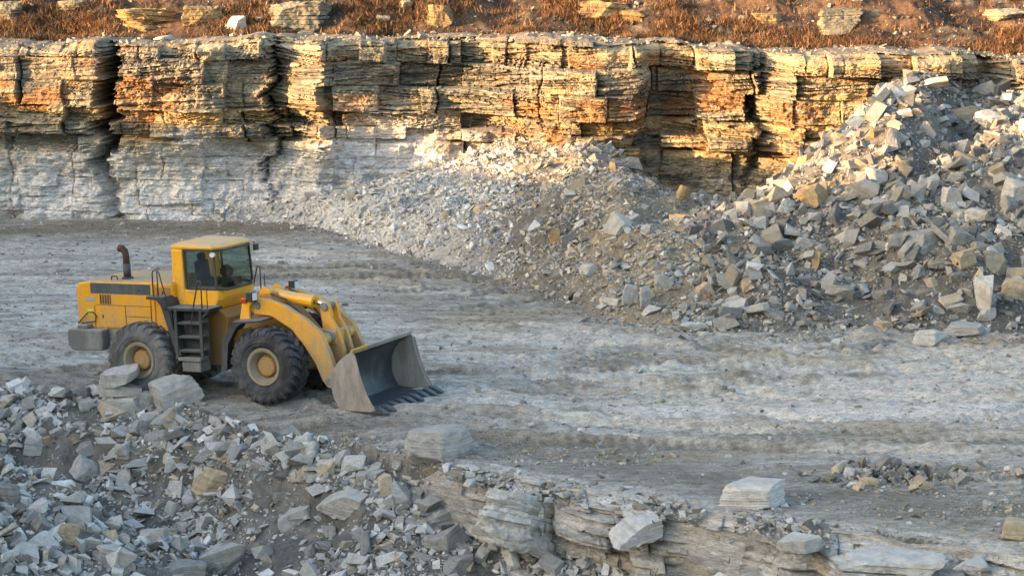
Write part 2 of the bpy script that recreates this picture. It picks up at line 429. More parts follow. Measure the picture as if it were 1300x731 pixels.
soil = mixc((.105, .10, .09), (.20, .18, .145), sstep(-.4, .4, fbm(X*.4, Y*.4, 4, 75)))  # soil tone lowered to deepen the shade in gaps between stones
soil = mixc(soil, (.30, .29, .27), .6*sstep(.1, .6, f3))
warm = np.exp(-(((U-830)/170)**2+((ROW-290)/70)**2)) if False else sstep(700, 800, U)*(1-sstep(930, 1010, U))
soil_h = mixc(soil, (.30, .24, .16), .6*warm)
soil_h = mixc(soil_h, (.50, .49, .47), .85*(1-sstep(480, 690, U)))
fs = mixc((.115, .114, .108), (.20, .19, .168), sstep(-.3, .5, f3+.5*f1))  # foreground soil, darkened likewise so gaps in the rubble look shaded
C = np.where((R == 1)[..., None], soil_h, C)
C = np.where((R >= 2)[..., None], fs, C)
C = mixc(C, (.30, .19, .10), (sstep(-28, -36, X)*.8))

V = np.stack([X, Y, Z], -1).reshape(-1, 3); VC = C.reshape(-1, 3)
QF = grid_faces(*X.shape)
fr_ = R.reshape(-1)[QF].max(axis=1)
fu_ = U.reshape(-1)[QF].mean(axis=1); fx_ = V[:, 0][QF].mean(axis=1)
reg = np.zeros(len(QF), int)
inner = np.abs(fx_) < 28
reg[(fr_ == 1) & inner & (fu_ < 655)] = 1
reg[(fr_ == 1) & inner & (fu_ >= 655)] = 2
reg[(fr_ == 2) & inner] = 3
reg[(fr_ == 3) & inner] = 4
def patch(k):
    q = QF[reg == k]; idx, inv = np.unique(q, return_inverse=True)
    return V[idx], VC[idx], inv.reshape(-1, 4)

# ------------------------------------------------------------------ stones for the loose rubble
def hull_proto(n, flat, seed):
    r = np.random.default_rng(seed)
    p = np.array([(x, y, z) for x in (-1, 1) for y in (-1, 1) for z in (-1, 1)], float)
    p = p*r.uniform(.55, 1, (8, 3)); p[:, 0] += r.uniform(-.35, .35)*p[:, 2]; p[:, 1] *= r.uniform(.45, .9)
    if r.uniform() < .7: p = np.delete(p, r.integers(8), axis=0)
    if r.uniform() < .35: p = np.delete(p, r.integers(7), axis=0)
    e = r.uniform(-1, 1, (max(0, n-8), 3)); e /= np.abs(e).max(axis=1, keepdims=True)+1e-6; p = np.concatenate([p, e*.8])
    p[:, 2] *= flat
    bm = bmesh.new()
    for q in p: bm.verts.new(q)
    res = bmesh.ops.convex_hull(bm, input=bm.verts[:])
    bmesh.ops.delete(bm, geom=[g for g in res['geom_interior'] if isinstance(g, bmesh.types.BMVert)], context='VERTS')
    bmesh.ops.triangulate(bm, faces=bm.faces[:]); bm.normal_update()
    bm.verts.index_update()
    v = np.array([q.co[:] for q in bm.verts]); f = np.array([[w.index for w in q.verts] for q in bm.faces])
    bm.free(); return v, f
SMALL = [hull_proto(random.choice((8, 8, 9, 10)), random.uniform(.16, .7), 100+i) for i in range(36)]

PAL = np.array([(.46, .455, .43), (.36, .355, .335), (.52, .51, .49), (.27, .265, .25), (.42, .36, .27), (.19, .185, .175), (.33, .30, .25)])
def stones(xs, ys, sizes, weights, tilt=.5, lift=.25, seed=1, zfun=terrain_z, bright=1.0):
    r = np.random.default_rng(seed); n = len(xs)
    pr = r.integers(0, len(SMALL), n); yaw = r.uniform(0, 6.283, n)
    t1 = r.normal(0, tilt, n); t2 = r.normal(0, tilt, n)
    zs = zfun(xs, ys)+sizes*lift*r.uniform(-.3, 1.3, n)
    pc = PAL[r.choice(len(PAL), n, p=np.array(weights)/np.sum(weights))]*r.uniform(.62, 1.05, (n, 1))*bright
    vs, fs, cs = [], [], []; off = 0
    for k, (pv, pf) in enumerate(SMALL):
        ix = np.where(pr == k)[0]
        if not len(ix): continue
        cy, sy = np.cos(yaw[ix]), np.sin(yaw[ix]); ca, sa = np.cos(t1[ix]), np.sin(t1[ix]); cb, sb = np.cos(t2[ix]), np.sin(t2[ix])
        P = pv[None]*(sizes[ix]*.5)[:, None, None]
        x, y, z = P[..., 0], P[..., 1], P[..., 2]
        y, z = y*ca[:, None]-z*sa[:, None], y*sa[:, None]+z*ca[:, None]
        x, z = x*cb[:, None]+z*sb[:, None], -x*sb[:, None]+z*cb[:, None]
        x, y = x*cy[:, None]-y*sy[:, None], x*sy[:, None]+y*cy[:, None]
        vv = np.stack([x+xs[ix][:, None], y+ys[ix][:, None], z+zs[ix][:, None]], -1).reshape(-1, 3)
        ff = (pf[None]+(np.arange(len(ix))*len(pv))[:, None, None]).reshape(-1, 3)+off
        vs.append(vv); fs.append(ff); cs.append(np.repeat(pc[ix], len(pv), axis=0)); off += len(vv)
    return np.concatenate(vs), np.concatenate(fs), np.concatenate(cs)

def power(n, lo, hi, al, seed):
    r = np.random.default_rng(seed).uniform(0, 1, n)
    return (lo**-al+(hi**-al-lo**-al)*r)**(-1/al)

def sample(n, box, dens, seed):
    r = np.random.default_rng(seed); xs, ys = [], []; got = 0
    while got < n:
        x = r.uniform(box[0], box[1], 60000); y = r.uniform(box[2], box[3], 60000)
        ok = r.uniform(0, 1, 60000) < dens(x, y); xs.append(x[ok]); ys.append(y[ok]); got += ok.sum()
        if ok.sum() == 0: break
    return np.concatenate(xs)[:n], np.concatenate(ys)[:n]

def reg_at(x, y):
    i = np.clip(np.searchsorted(gx, x), 0, len(gx)-1); j = np.clip(np.searchsorted(gy, y), 0, len(gy)-1)
    return R[j, i], U[j, i], D[j, i]

def combine(name, k, stone_sets, soilmat, label):
    v, c, q = patch(k); vs, cs, ts = [v], [c], []; off = len(v)
    for (sv, sf, sc) in stone_sets:
        vs.append(sv); cs.append(sc); ts.append(sf+off); off += len(sv)
    faces = [q]+ts
    mi = np.concatenate([np.zeros(len(q))]+[np.ones(len(t)) for t in ts])
    o = link(name, mesh_from(name, np.concatenate(vs), faces, [soilmat, M['stone']], np.concatenate(cs), mi))
    return o

def heap_d(lo, hi, edge=0.25):
    def f(x, y):
        r_, u_, d_ = reg_at(x, y)
        clump = .35+.65*sstep(-.35, .25, fbm(x*.45, y*.45, 3, 81))
        return ((r_ == 1) & (u_ > lo) & (u_ < hi) & (y < wall_y(x)+.5))*clump
    return f
def out_d(lo, hi):       # strays just outside the foot
    def f(x, y):
        r_, u_, d_ = reg_at(x, y); yf = smooth_interp(u_, foot_u, 18)
        return ((r_ == 0) & (u_ > lo) & (u_ < hi))*np.exp(-np.abs(y-yf)/.8)
    return f
def fore_d(x, y):
    r_, u_, d_ = reg_at(x, y)
    patchy = sstep(-.25, .2, fbm(x*.55, y*.55, 3, 83))
    bare = np.exp(-(((u_-350)/75)**2+((y-51.5)/2.4)**2))      # the bare dirt slope
    return (r_ == 2)*(d_ > .05)*(.25+.75*patchy)*(1-.93*bare)*(1-.5*np.exp(-((d_-2.4)/.5)**2)*(u_ < 300))
def near_d(x, y):
    r_, u_, d_ = reg_at(x, y); return (r_ == 3)*1.0

W_scree = [4, 3, 4, 1, 1.2, .3, 1]; W_heap = [2.4, 4.5, 1.0, 4.2, .8, 2.8, 1.4]; W_fore = [4, 3, 3, 2, .8, 1, 1]; W_warm = [2.5, 2.5, 1.5, 1.5, 3.5, .6, 2.5]
x, y = sample(16000, (-23, 3, 70, 95)[0:4], heap_d(-400, 655), 1); a = stones(x, y, power(len(x), .06, .42, 2.2, 2), W_scree, seed=3, bright=1.28)
x, y = sample(900, (-23, 3, 70, 95), out_d(-400, 655), 4); a2 = stones(x, y, power(len(x), .04, .25, 2.2, 5), W_scree, seed=6, bright=1.2)
tag(combine('scree_slope', 1, [a, a2], M['soil'], ''), 'fan of small pale broken stones along the foot of the wall', None, None, 'stuff')
x, y = sample(15000, (-1, 22, 66, 95), heap_d(655, 900), 11); b1 = stones(x, y, power(len(x), .06, .5, 2.1, 12), W_warm, seed=13)
x, y = sample(32000, (4, 23, 66, 95), heap_d(880, 1600), 14); b2 = stones(x, y, power(len(x), .06, .95, 1.75, 15), W_heap, tilt=.6, seed=16, bright=.92)
x, y = sample(1400, (-1, 22, 60, 90), out_d(655, 1600), 17); b3 = stones(x, y, power(len(x), .05, .3, 2.0, 18), W_heap, seed=19)
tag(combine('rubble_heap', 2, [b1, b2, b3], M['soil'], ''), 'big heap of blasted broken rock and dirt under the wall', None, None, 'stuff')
x, y = sample(34000, (-15, 22, 40, 60), fore_d, 21); c1 = stones(x, y, power(len(x), .06, .7, 1.6, 22), W_fore, seed=23, bright=1.2)
tag(combine('rubble_slope', 3, [c1], M['soil'], ''), 'rubble covered bank dropping from the front edge of the floor', None, None, 'stuff')
x, y = sample(7500, (-15, -4, 42, 56), near_d, 31); d1 = stones(x, y, power(len(x), .07, .7, 1.5, 32), W_fore, tilt=.6, seed=33, bright=1.12)
tag(combine('stone_bank', 4, [d1], M['soil'], ''), 'bank of grey broken stone in the bottom left corner', None, None, 'stuff')
v, c, q = patch(0)
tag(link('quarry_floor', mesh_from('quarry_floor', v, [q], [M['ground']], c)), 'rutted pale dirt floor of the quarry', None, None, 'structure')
def floor_d(x, y):
    r_, u_, d_ = reg_at(x, y)
    band = 1.0*np.exp(-((d_+3.1)/1.3)**2)*sstep(480, 600, u_)*sstep(-.2, .4, fbm(x*.5, y*.9, 3, 85))
    lipb = np.exp(-np.abs(d_)/.5)*.8
    return (r_ == 0)*np.clip(.18+band+lipb, 0, 1)
x, y = sample(27000, (-22, 22, 41, 92), floor_d, 41)
g1 = stones(x, y, power(len(x), .03, .24, 2.0, 42), [1.5, 2.5, .7, 3, 4, 3, 6], lift=.1, seed=43)
lgx = np.random.default_rng(45).uniform(-4, 20, 5200); lgt = np.random.default_rng(46).normal(-.05, .33, 5200)
ok = sstep(-.3, .25, fbm(lgx*.7, lgt*.3, 3, 86)) > np.random.default_rng(47).uniform(0, 1, 5200); lgx, lgt = lgx[ok], lgt[ok]
lgu = CX+F*lgx/(y_lip(lgx)*CP+H*SP)
dcx, dcy = on_plane(1128, 607); rr_ = np.random.default_rng(50)
dx_ = np.concatenate([rr_.normal(dcx, .75, 420), rr_.normal(dcx+1.2, 1.6, 160)]); dy_ = np.concatenate([rr_.normal(dcy, .45, 420), rr_.normal(dcy-.2, .5, 160)])
g3 = stones(dx_, dy_, power(len(dx_), .07, .42, 1.6, 51), [2, 3, .8, 3, 3, 2.5, 3.5], tilt=.6, lift=.3, seed=52, zfun=lambda x, y: terrain_z(x, y)+.28*np.exp(-((x-dcx)/.8)**2-((y-dcy)/.5)**2)*rr_.uniform(.2, 1, len(x)))
g2 = stones(lgx, y_lip(lgx)+lgt, power(len(lgx), .05, .36, 1.7, 48), W_fore, tilt=.4, lift=.2, seed=49, zfun=lambda x, y: np.where(lgu > 560, -.02-.25*np.maximum(0, y_lip(x)-y), terrain_z(x, y)))
g1 = (np.concatenate([g1[0], g2[0]]), np.concatenate([g1[1], g2[1]+len(g1[0])]), np.concatenate([g1[2], g2[2]]))
g1 = (np.concatenate([g1[0], g3[0]]), np.concatenate([g1[1], g3[1]+len(g1[0])]), np.concatenate([g1[2], g3[2]]))
tag(link('gravel', mesh_from('gravel', g1[0], [g1[1]], [M['stone']], g1[2])), 'loose gravel and clods strewn over the dirt floor', None, None, 'stuff')

# ------------------------------------------------------------------ layered rock faces
class Beds:
    def __init__(s, seed, tmin, tmax, wmin, wmax, z0=-4, z1=14):
        r = np.random.default_rng(seed); b = [z0]
        while b[-1] < z1: b.append(b[-1]+r.uniform(tmin, tmax))
        s.b = np.array(b); n = len(b); s.w = r.uniform(wmin, wmax, n); s.o = r.uniform(0, 50, n); s.r = r.uniform(-.5, .5, n); s.c = r.uniform(0, 1, n); s.seed = seed
    def __call__(s, a, z):
        L = np.clip(np.searchsorted(s.b, z)-1, 0, len(s.b)-2)
        w = s.w[L]; j = a/w+s.o[L]+.10*vn(a*1.3, z*1.5, s.seed+1); bi = np.floor(j); fr = j-bi
        blk = h2(L, bi, s.seed+2)-.5
        e = np.minimum(fr, 1-fr)*w; dz = np.minimum(z-s.b[L], s.b[L+1]-z)
        return L, s.r[L], blk, e, dz, s.c[L], h2(L, bi, s.seed+3)

big = Beds(4, 1.1, 2.6, 1.4, 4.2); coarse = Beds(5, .35, 1.0, .8, 3.0); fineb = Beds(6, .12, .42, .3, 1.3); thin = Beds(9, .03, .08, .6, 2.5)
butt = [(-700, .6), (-60, .6), (0, .4), (60, .7), (122, .9), (128, -.2), (138, -2.0), (145, -.8), (151, .9), (250, 1.1), (300, .7), (342, .7), (347, -.9), (351, -.3), (388, .7), (414, 1.3),
        (428, .5), (500, .1), (575, .0), (612, .3), (660, 1.0), (700, 2.0), (760, 2.2), (803, 1.8), (815, .5), (840, .1), (864, .2), (900, .8), (932, 1.0), (950, 1.0), (959, .0),
        (968, .6), (1000, 1.5), (1030, 1.7), (1080, 1.2), (1150, 1.3), (1230, .9), (1262, .2), (1275, .9), (1300, 1.2), (1900, 1.0)]
sx_ = axis((-22.5, 22.5), .042, (-95, 95), 1.3)
top_row = [(-700, 60), (0, 57), (120, 55), (160, 58), (300, 52), (420, 52), (600, 50), (680, 50), (760, 56), (860, 56), (900, 64), (1000, 68), (1080, 66), (1150, 68), (1230, 70), (1300, 76), (1900, 90)]
def u_of(x): return CX+F*x/((wall_y(x)-1)*CP+(H-4)*SP)
def ztop_of(x):
    r = interp(u_of(x), top_row); a = PITCH-np.arctan((CY-r)/F)
    return H-(wall_y(x)-1.2)*np.tan(a)+.20*fbm(x*.6, x*0+1, 5, 91, .6)
us = u_of(sx_); zt = ztop_of(sx_)
nz = 190
tz = np.linspace(0, 1, nz)
S, T = np.meshgrid(sx_, tz); UU = np.broadcast_to(us, S.shape); ZT = np.broadcast_to(zt, S.shape)
zlow = -.3
CZ = zlow+(ZT-zlow)*T
def cliff_disp(S, Zq, UU, ZT):
    zz = Zq+.012*S+.16*fbm(S*.12, Zq*.05, 3, 92)+.03*fbm(S*1.5, Zq*1.5, 3, 93)
    Sw = S+.07*fbm(S*.8, Zq*.9, 3, 94)
    Lc, rc, bc, ec, dc, cc, kc = coarse(Sw, zz); Lf, rf, bf, ef, df, cf, kf = fineb(Sw+3.3*np.sin(zz*5), zz); Lt, rt, bt, et, dt, ct, kt = thin(Sw, zz)
    Lb, rb, bb, eb, db, cb, kb = big(S+.12*fbm(S*.5, Zq*.6, 3, 102)+.1*rc, zz+.1*fbm(S*.4, Zq*.3, 2, 103))
    massive = sstep(-.05, .35, fbm(S*.22, Zq*.35, 3, 95))             # places where the rock is less broken
    upper = sstep(2.2, 3.4, Zq+.6*fbm(S*.3, Zq*.2, 3, 96))
    A = (.24+.76*upper)*(1-.55*massive)
    wob = interp(UU+14*fbm(Zq*.9, S*.15, 3, 97)+13*rc+9*rf+8*bf, butt)
    bw = wob*(.25+.75*sstep(1.2, 4.2, Zq))
    d = bw*1.25+(.2*rb+1.5*bb)*(.3+.7*upper)-.5*np.exp(-(eb/.06)**2)*(kb > .6)*(.3+.7*upper)+(.40*rc+1.25*bc)*A+(.08*rf+.30*bf)*A*(1-.5*massive)*(.55+.45*upper)+.42*fbm(S*1.1, Zq*1.4, 5, 104, .62)*(1-upper)+(.03*rt+.03*bt)
    d = d-.16*np.exp(-(ec/.035)**2)*(.4+.6*A)*(kc > .6)-.18*np.exp(-(dc/.035)**2)*(.3+.7*A)*(kc > .5)-.07*np.exp(-(ef/.03)**2)*A-.04*np.exp(-(df/.02)**2)*A
    d = d+.28*fbm(S*.55, Zq*.7, 4, 98)+.16*fbm(S*2.2, Zq*3.0, 5, 99, .62)*(1.2-.6*massive)
    rub = sstep(.05, .35, fbm(S*.28+9, Zq*.33, 3, 100))*upper          # crumbly pockets
    d = d+.16*fbm(S*4.5, Zq*6, 3, 101, .6)*rub-.25*rub
    d = d+.12*sstep(.9, .3, ZT-Zq)*(kc-.4)-.10*sstep(1.6, .2, ZT-Zq)+.10*(ZT-Zq)*.8*.5           # cap bed stands out, batter
    d = d+.55*np.maximum(0, 2.3-Zq)*.5*(1-sstep(780, 830, UU)*(1-sstep(1020, 1080, UU)))
    d = d-.9*sstep(.35, .0, ZT-Zq)*(.1+.9*kc)-.3*sstep(.2, 0, ZT-Zq)*kf
    return d, (rc, cc, kc, cf, kf, ct, rub, massive, upper, dc, ec)
Dd, info = cliff_disp(S, CZ, UU, ZT)
(rc, cc, kc, cf, kf, ct, rub, massive, upper, dc, ec) = info
CYm = wall_y(S)-Dd
Sg = S; S = S+.9*Dd
# colours of the beds
olive, ochre, rust, dgrey, pale, lilac = (.25, .235, .175), (.45, .33, .175), (.33, .175, .075), (.125, .12, .11), (.67, .65, .61), (.63, .615, .61)
cA = mixc(olive, ochre, sstep(.35, .8, cf*.5+.5*kc+.5*fbm(S*.35, CZ*.7, 4, 111)))
cA = mixc(cA, dgrey, .85*sstep(.4, .75, cc*.6+.4*ct+.55*fbm(S*.5+3, CZ*.8, 4, 112)))
cA = mixc(cA, rust, .75*sstep(.25, .6, fbm(S*.5, CZ*1.1, 4, 113)+.25*rub+.22*(np.abs(CZ-4.6) < .35)))
cA = mixc(cA, (.50, .43, .31), .55*sstep(.55, .9, kf*.6+.4*ct))
cB = mixc(pale, lilac, sstep(-.3, .3, fbm(S*.4, CZ*.6, 4, 114)))
cB = mixc(cB, (.33, .32, .30), .5*sstep(.35, .75, .6*cf+.4*ct+.5*fbm(S*.6, CZ*1.2, 4, 115)))
cB = mixc(cB, (.46, .37, .26), .55*sstep(.1, .5, fbm(S*.5, CZ*.5, 4, 116)))
lowlim = interp(us, [(-700, 3.0), (0, 2.6), (150, 2.7), (300, 2.6), (420, 3.2), (560, 3.0), (650, 3.0), (720, 2.5), (770, 1.5), (800, .5), (1900, .5)])
tB = 1-sstep(-.7, 1.1, CZ-np.broadcast_to(lowlim, S.shape)+1.5*fbm(S*.45, CZ*.6, 5, 117, .6))
cC = mixc(cA, cB, tB)
cC = cC*(.88+.24*kf*.5+.10*ct)[..., None]
S = Sg
vs = np.stack([S, CYm, CZ], -1)
# the bench on top and the slope behind, grown from the brink
tt = np.concatenate([[.08, .2, .35, .55, .8, 1.1, 1.5, 1.9, 2.4, 2.9, 3.4], np.arange(3.8, 9.5, .12), [10, 11, 13, 16, 20, 26, 34, 45, 60, 90, 140]])
S2, T2 = np.meshgrid(sx_, tt)
rise = lambda t, x: .015*t+.45*np.maximum(0, t-4.0-.8*fbm(x*.2, x*0, 3, 121))*sstep(3.6, 5, t)-.2*np.maximum(0, t-20)
Z2 = zt[None]+rise(T2, S2)+(.10*fbm(S2*.9, T2*.9, 4, 122))*sstep(0, .6, T2)+.5*fbm(S2*.5, T2*.6, 5, 123, .6)*sstep(3.5, 5.5, T2)
Ybr = np.broadcast_to(CYm[-1], S2.shape)
blend = sstep(0, 2.0, T2)
Y2 = (Ybr*(1-blend)+(wall_y(S2)-.8)*blend)+T2
def hill_z(x, t): return np.interp(x, sx_, zt)+rise(t, x)+.5*fbm(x*.5, t*.6, 5, 123, .6)*sstep(3.5, 5.5, t)
earth = mixc((.045, .036, .03), (.125, .078, .05), sstep(-.3, .4, fbm(S2*.5, T2*.8, 4, 124)))
earth = mixc(earth, (.22, .175, .125), .6*sstep(.25, .5, fbm(S2*.9, T2*1.2, 4, 125)))
benchc = mixc((.19, .165, .13), (.30, .25, .18), sstep(-.3, .3, fbm(S2*.6, T2, 3, 126)))
hc = mixc(benchc, earth, sstep(2.8, 4.2, T2+.7*fbm(S2*.4, T2*.4, 3, 127)))
nr = vs.shape[0]
hv = np.concatenate([vs[-1:], np.stack([S2, Y2, Z2], -1)], 0)
hcol = np.concatenate([cC[-1:], hc], 0)
tag(link('quarry_wall', mesh_from('quarry_wall', vs.reshape(-1, 3), [grid_faces(*S.shape)], [M['cliff']], cC.reshape(-1, 3))), 'tall bedded rock face of the quarry, ochre above and pale below', None, None, 'structure')
tag(link('hillside', mesh_from('hillside', hv.reshape(-1, 3), [grid_faces(*hv.shape[:2])], [M['soil']], hcol.reshape(-1, 3))), 'slope of dark earth above the quarry wall', None, None, 'structure')

# dry rust coloured grass and scrub on the slope
n = 20000
r = np.random.default_rng(77)
gxs = r.uniform(-26, 26, n*3); gts = r.uniform(3.0, 9.0, n*3)
keep = r.uniform(0, 1, n*3) < np.clip(.05+.95*sstep(-.05, .4, fbm(gxs*.35, gts*.5, 4, 131)), 0, 1)*sstep(3.0, 4.3, gts+.5*fbm(gxs*.6, gts, 3, 132))
gxs, gts = gxs[keep][:n], gts[keep][:n]; n = len(gxs)
gz = hill_z(gxs, gts); gyy = wall_y(gxs)-.8+gts
bl = 14
ang = r.uniform(0, 6.283, (n, bl)); tz_ = .07+.30*r.uniform(0, 1, (n, 1))**2.6; ln = tz_*r.uniform(.5, 1.2, (n, bl)); lean = r.uniform(.1, 1.7, (n, bl)); wd = r.uniform(.012, .03, (n, bl))*(.5+tz_*1.6)
ox = gxs[:, None]+r.normal(0, .45, (n, bl))*tz_; oy = gyy[:, None]+r.normal(0, .45, (n, bl))*tz_; oz = gz[:, None]-.05+0*ox
ca, sa = np.cos(ang), np.sin(ang)
p0 = np.stack([ox-sa*wd, oy+ca*wd, oz], -1); p1 = np.stack([ox+sa*wd, oy-ca*wd, oz], -1)
p2 = np.stack([ox+ca*lean*ln, oy+sa*lean*ln, oz+ln], -1)
gv = np.stack([p0, p1, p2], 2).reshape(-1, 3); gf = np.arange(len(gv)).reshape(-1, 3)
gp = np.array([(.24, .13, .065), (.30, .18, .10), (.16, .09, .054), (.20, .14, .085), (.065, .05, .038), (.095, .068, .046)])
pt = sstep(-.3, .3, fbm(gxs*.3, gts*.4, 3, 133))
ci = np.where(r.uniform(0, 1, n) < .25+.6*pt, r.integers(0, 3, n), r.integers(3, 6, n))
gc = np.repeat((gp[ci]*r.uniform(.7, 1.25, (n, 1))), bl*3, axis=0)
tag(link('dry_grass', mesh_from('dry_grass', gv, [gf], [M['grass']], gc)), 'rust coloured dry grass and scrub on the upper slope', None, None, 'stuff')

hx = np.random.default_rng(78).uniform(-24, 24, 3200); ht = np.random.default_rng(79).uniform(.2, 8.5, 3200)
hs = stones(hx, wall_y(hx)-.8+ht, power(3200, .05, .4, 2.0, 80), [1, 2, .6, 3, 3, 2, 3], seed=81, zfun=lambda x, y: hill_z(x, y-wall_y(x)+.8))
tag(link('slope_stones', mesh_from('slope_stones', hs[0], [hs[1]], [M['stone']], hs[2])), 'small stones scattered over the bench and slope above the wall', None, None, 'stuff')

# the low bedded ledge along the front edge of the floor
lx_ = np.arange(-4.2, 26, .028); nzl = 64
LU = CX+F*lx_/(y_lip(lx_)*CP+H*SP)
S3, T3 = np.meshgrid(lx_, np.linspace(0, 1, nzl)); U3 = np.broadcast_to(LU, S3.shape)
ltop = -.04+.16*fbm(lx_*.9, lx_*0, 4, 141)-.95*sstep(600, 440, LU)+.25*sstep(620, 480, LU)*fbm(lx_*1.5, lx_*0+5, 3, 151)
LZ = -2.4+(ltop[None]+2.4)*T3
zz = LZ+.03*S3+.07*fbm(S3*.35, LZ*.3, 3, 142)
lbig, lc_, lf_, lt_ = Beds(14, .45, .9, .9, 2.3), Beds(15, .2, .45, .6, 2.2), Beds(16, .05, .14, .3, 1.2), Beds(17, .02, .05, .8, 3)
Sw = S3+.08*fbm(S3*1.2, LZ*1.3, 3, 143)+.35*LZ*np.sin(S3*.9)
_, rB, bB, eB, dB, cB_, kB = lbig(Sw, zz)
_, rc, bc, ec, dc, cc, kc = lc_(Sw, zz); _, rf, bf, ef, df, cf, kf = lf_(Sw, zz); _, rt, bt, et, dt, ct, kt = lt_(Sw, zz)
lb = [(400, -.3), (470, .1), (540, .2), (575, -.2), (590, .2), (640, .85), (688, 1.0), (697, -.1), (706, .5), (760, .95), (830, .7), (890, .45), (930, .55), (960, .1), (985, .6), (1036, .2), (1050, 1.0), (1120, .9), (1180, .5), (1230, .2), (1300, .6), (1500, .5)]
Ld = interp(U3+8*fbm(LZ*1.5, S3*.4, 3, 144), lb)*(.35+.65*sstep(-.02, -.5, LZ-ltop[None]))
Ld = Ld*.8-.15+(ltop[None]-LZ)*(.30+.35*fbm(S3*.5, LZ*0, 3, 152))+.3*rB+1.15*bB-.1*np.exp(-(eB/.04)**2)*(kB > .6)
Ld = Ld+.26*rc+.34*bc+.10*rf+.14*bf+.03*rt-.08*np.exp(-(ec/.03)**2)*(kc > .5)-.24*np.exp(-(dc/.028)**2)*(cc > .4)-.03*np.exp(-(df/.012)**2)
Ld = Ld+.14*fbm(S3*.9, LZ*1.2, 4, 145)+.05*fbm(S3*4, LZ*5, 4, 146, .6)-.25*sstep(.35, .0, ltop[None]-LZ)*(.3+.9*kf)
Ld = np.maximum(Ld, -.05+.18*(ltop[None]-LZ)+.08*fbm(S3*2, LZ*2, 3, 153))
LY = np.broadcast_to(y_lip(lx_), S3.shape)-Ld
lcol = mixc((.39, .375, .34), (.50, .485, .455), sstep(.3, .8, cf*.6+.4*ct+.3*fbm(S3, LZ*2, 3, 147)))
lcol = mixc(lcol, (.27, .265, .25), .75*sstep(.45, .8, .5*cc+.5*kf+.4*fbm(S3*.7, LZ, 4, 148)))
lcol = mixc(lcol, (.40, .32, .21), .4*sstep(.15, .5, fbm(S3*.8, LZ*1.4, 4, 149)))
lcol = mixc(lcol, (.36, .34, .30), .5*sstep(.16, .02, ltop[None]-LZ))
lv = np.stack([S3, LY, LZ], -1)
cap = []; capc = []
for t in np.concatenate([np.arange(.05, 1.0, .06), [1.1, 1.25]]):
    q = sstep(0, .9, t)
    yy = LY[-1]*(1-q)+(y_lip(lx_)+.15)*q+.55*t
    zc_ = ltop*(1-sstep(.3, 1.0, t))+(terrain_z(lx_, y_lip(lx_)+.9)+.012)*sstep(.3, 1.0, t)*1.0
    zc_ = np.where(LU < 600, np.minimum(zc_, ltop+.05*t), zc_)+.07*fbm(lx_*2.5, yy*2.5, 4, 154)*(1-sstep(.6, 1.1, t))-.10*(t > 1.2)
    cap.append(np.stack([lx_, yy, zc_], -1)); capc.append(mixc((.30, .27, .22), (.40, .38, .34), vn(lx_*2, yy*2, 155)))
lv = np.concatenate([lv, np.array(cap)], 0); lcol = np.concatenate([lcol, np.array(capc)], 0)
tag(link('rock_ledge', mesh_from('rock_ledge', lv.reshape(-1, 3), [grid_faces(*lv.shape[:2])], [M['cliff']], lcol.reshape(-1, 3))), 'low pale bedded rock ledge along the front edge of the floor', None, None, 'structure')

def lookz(px, py):
    return hit(px, py)

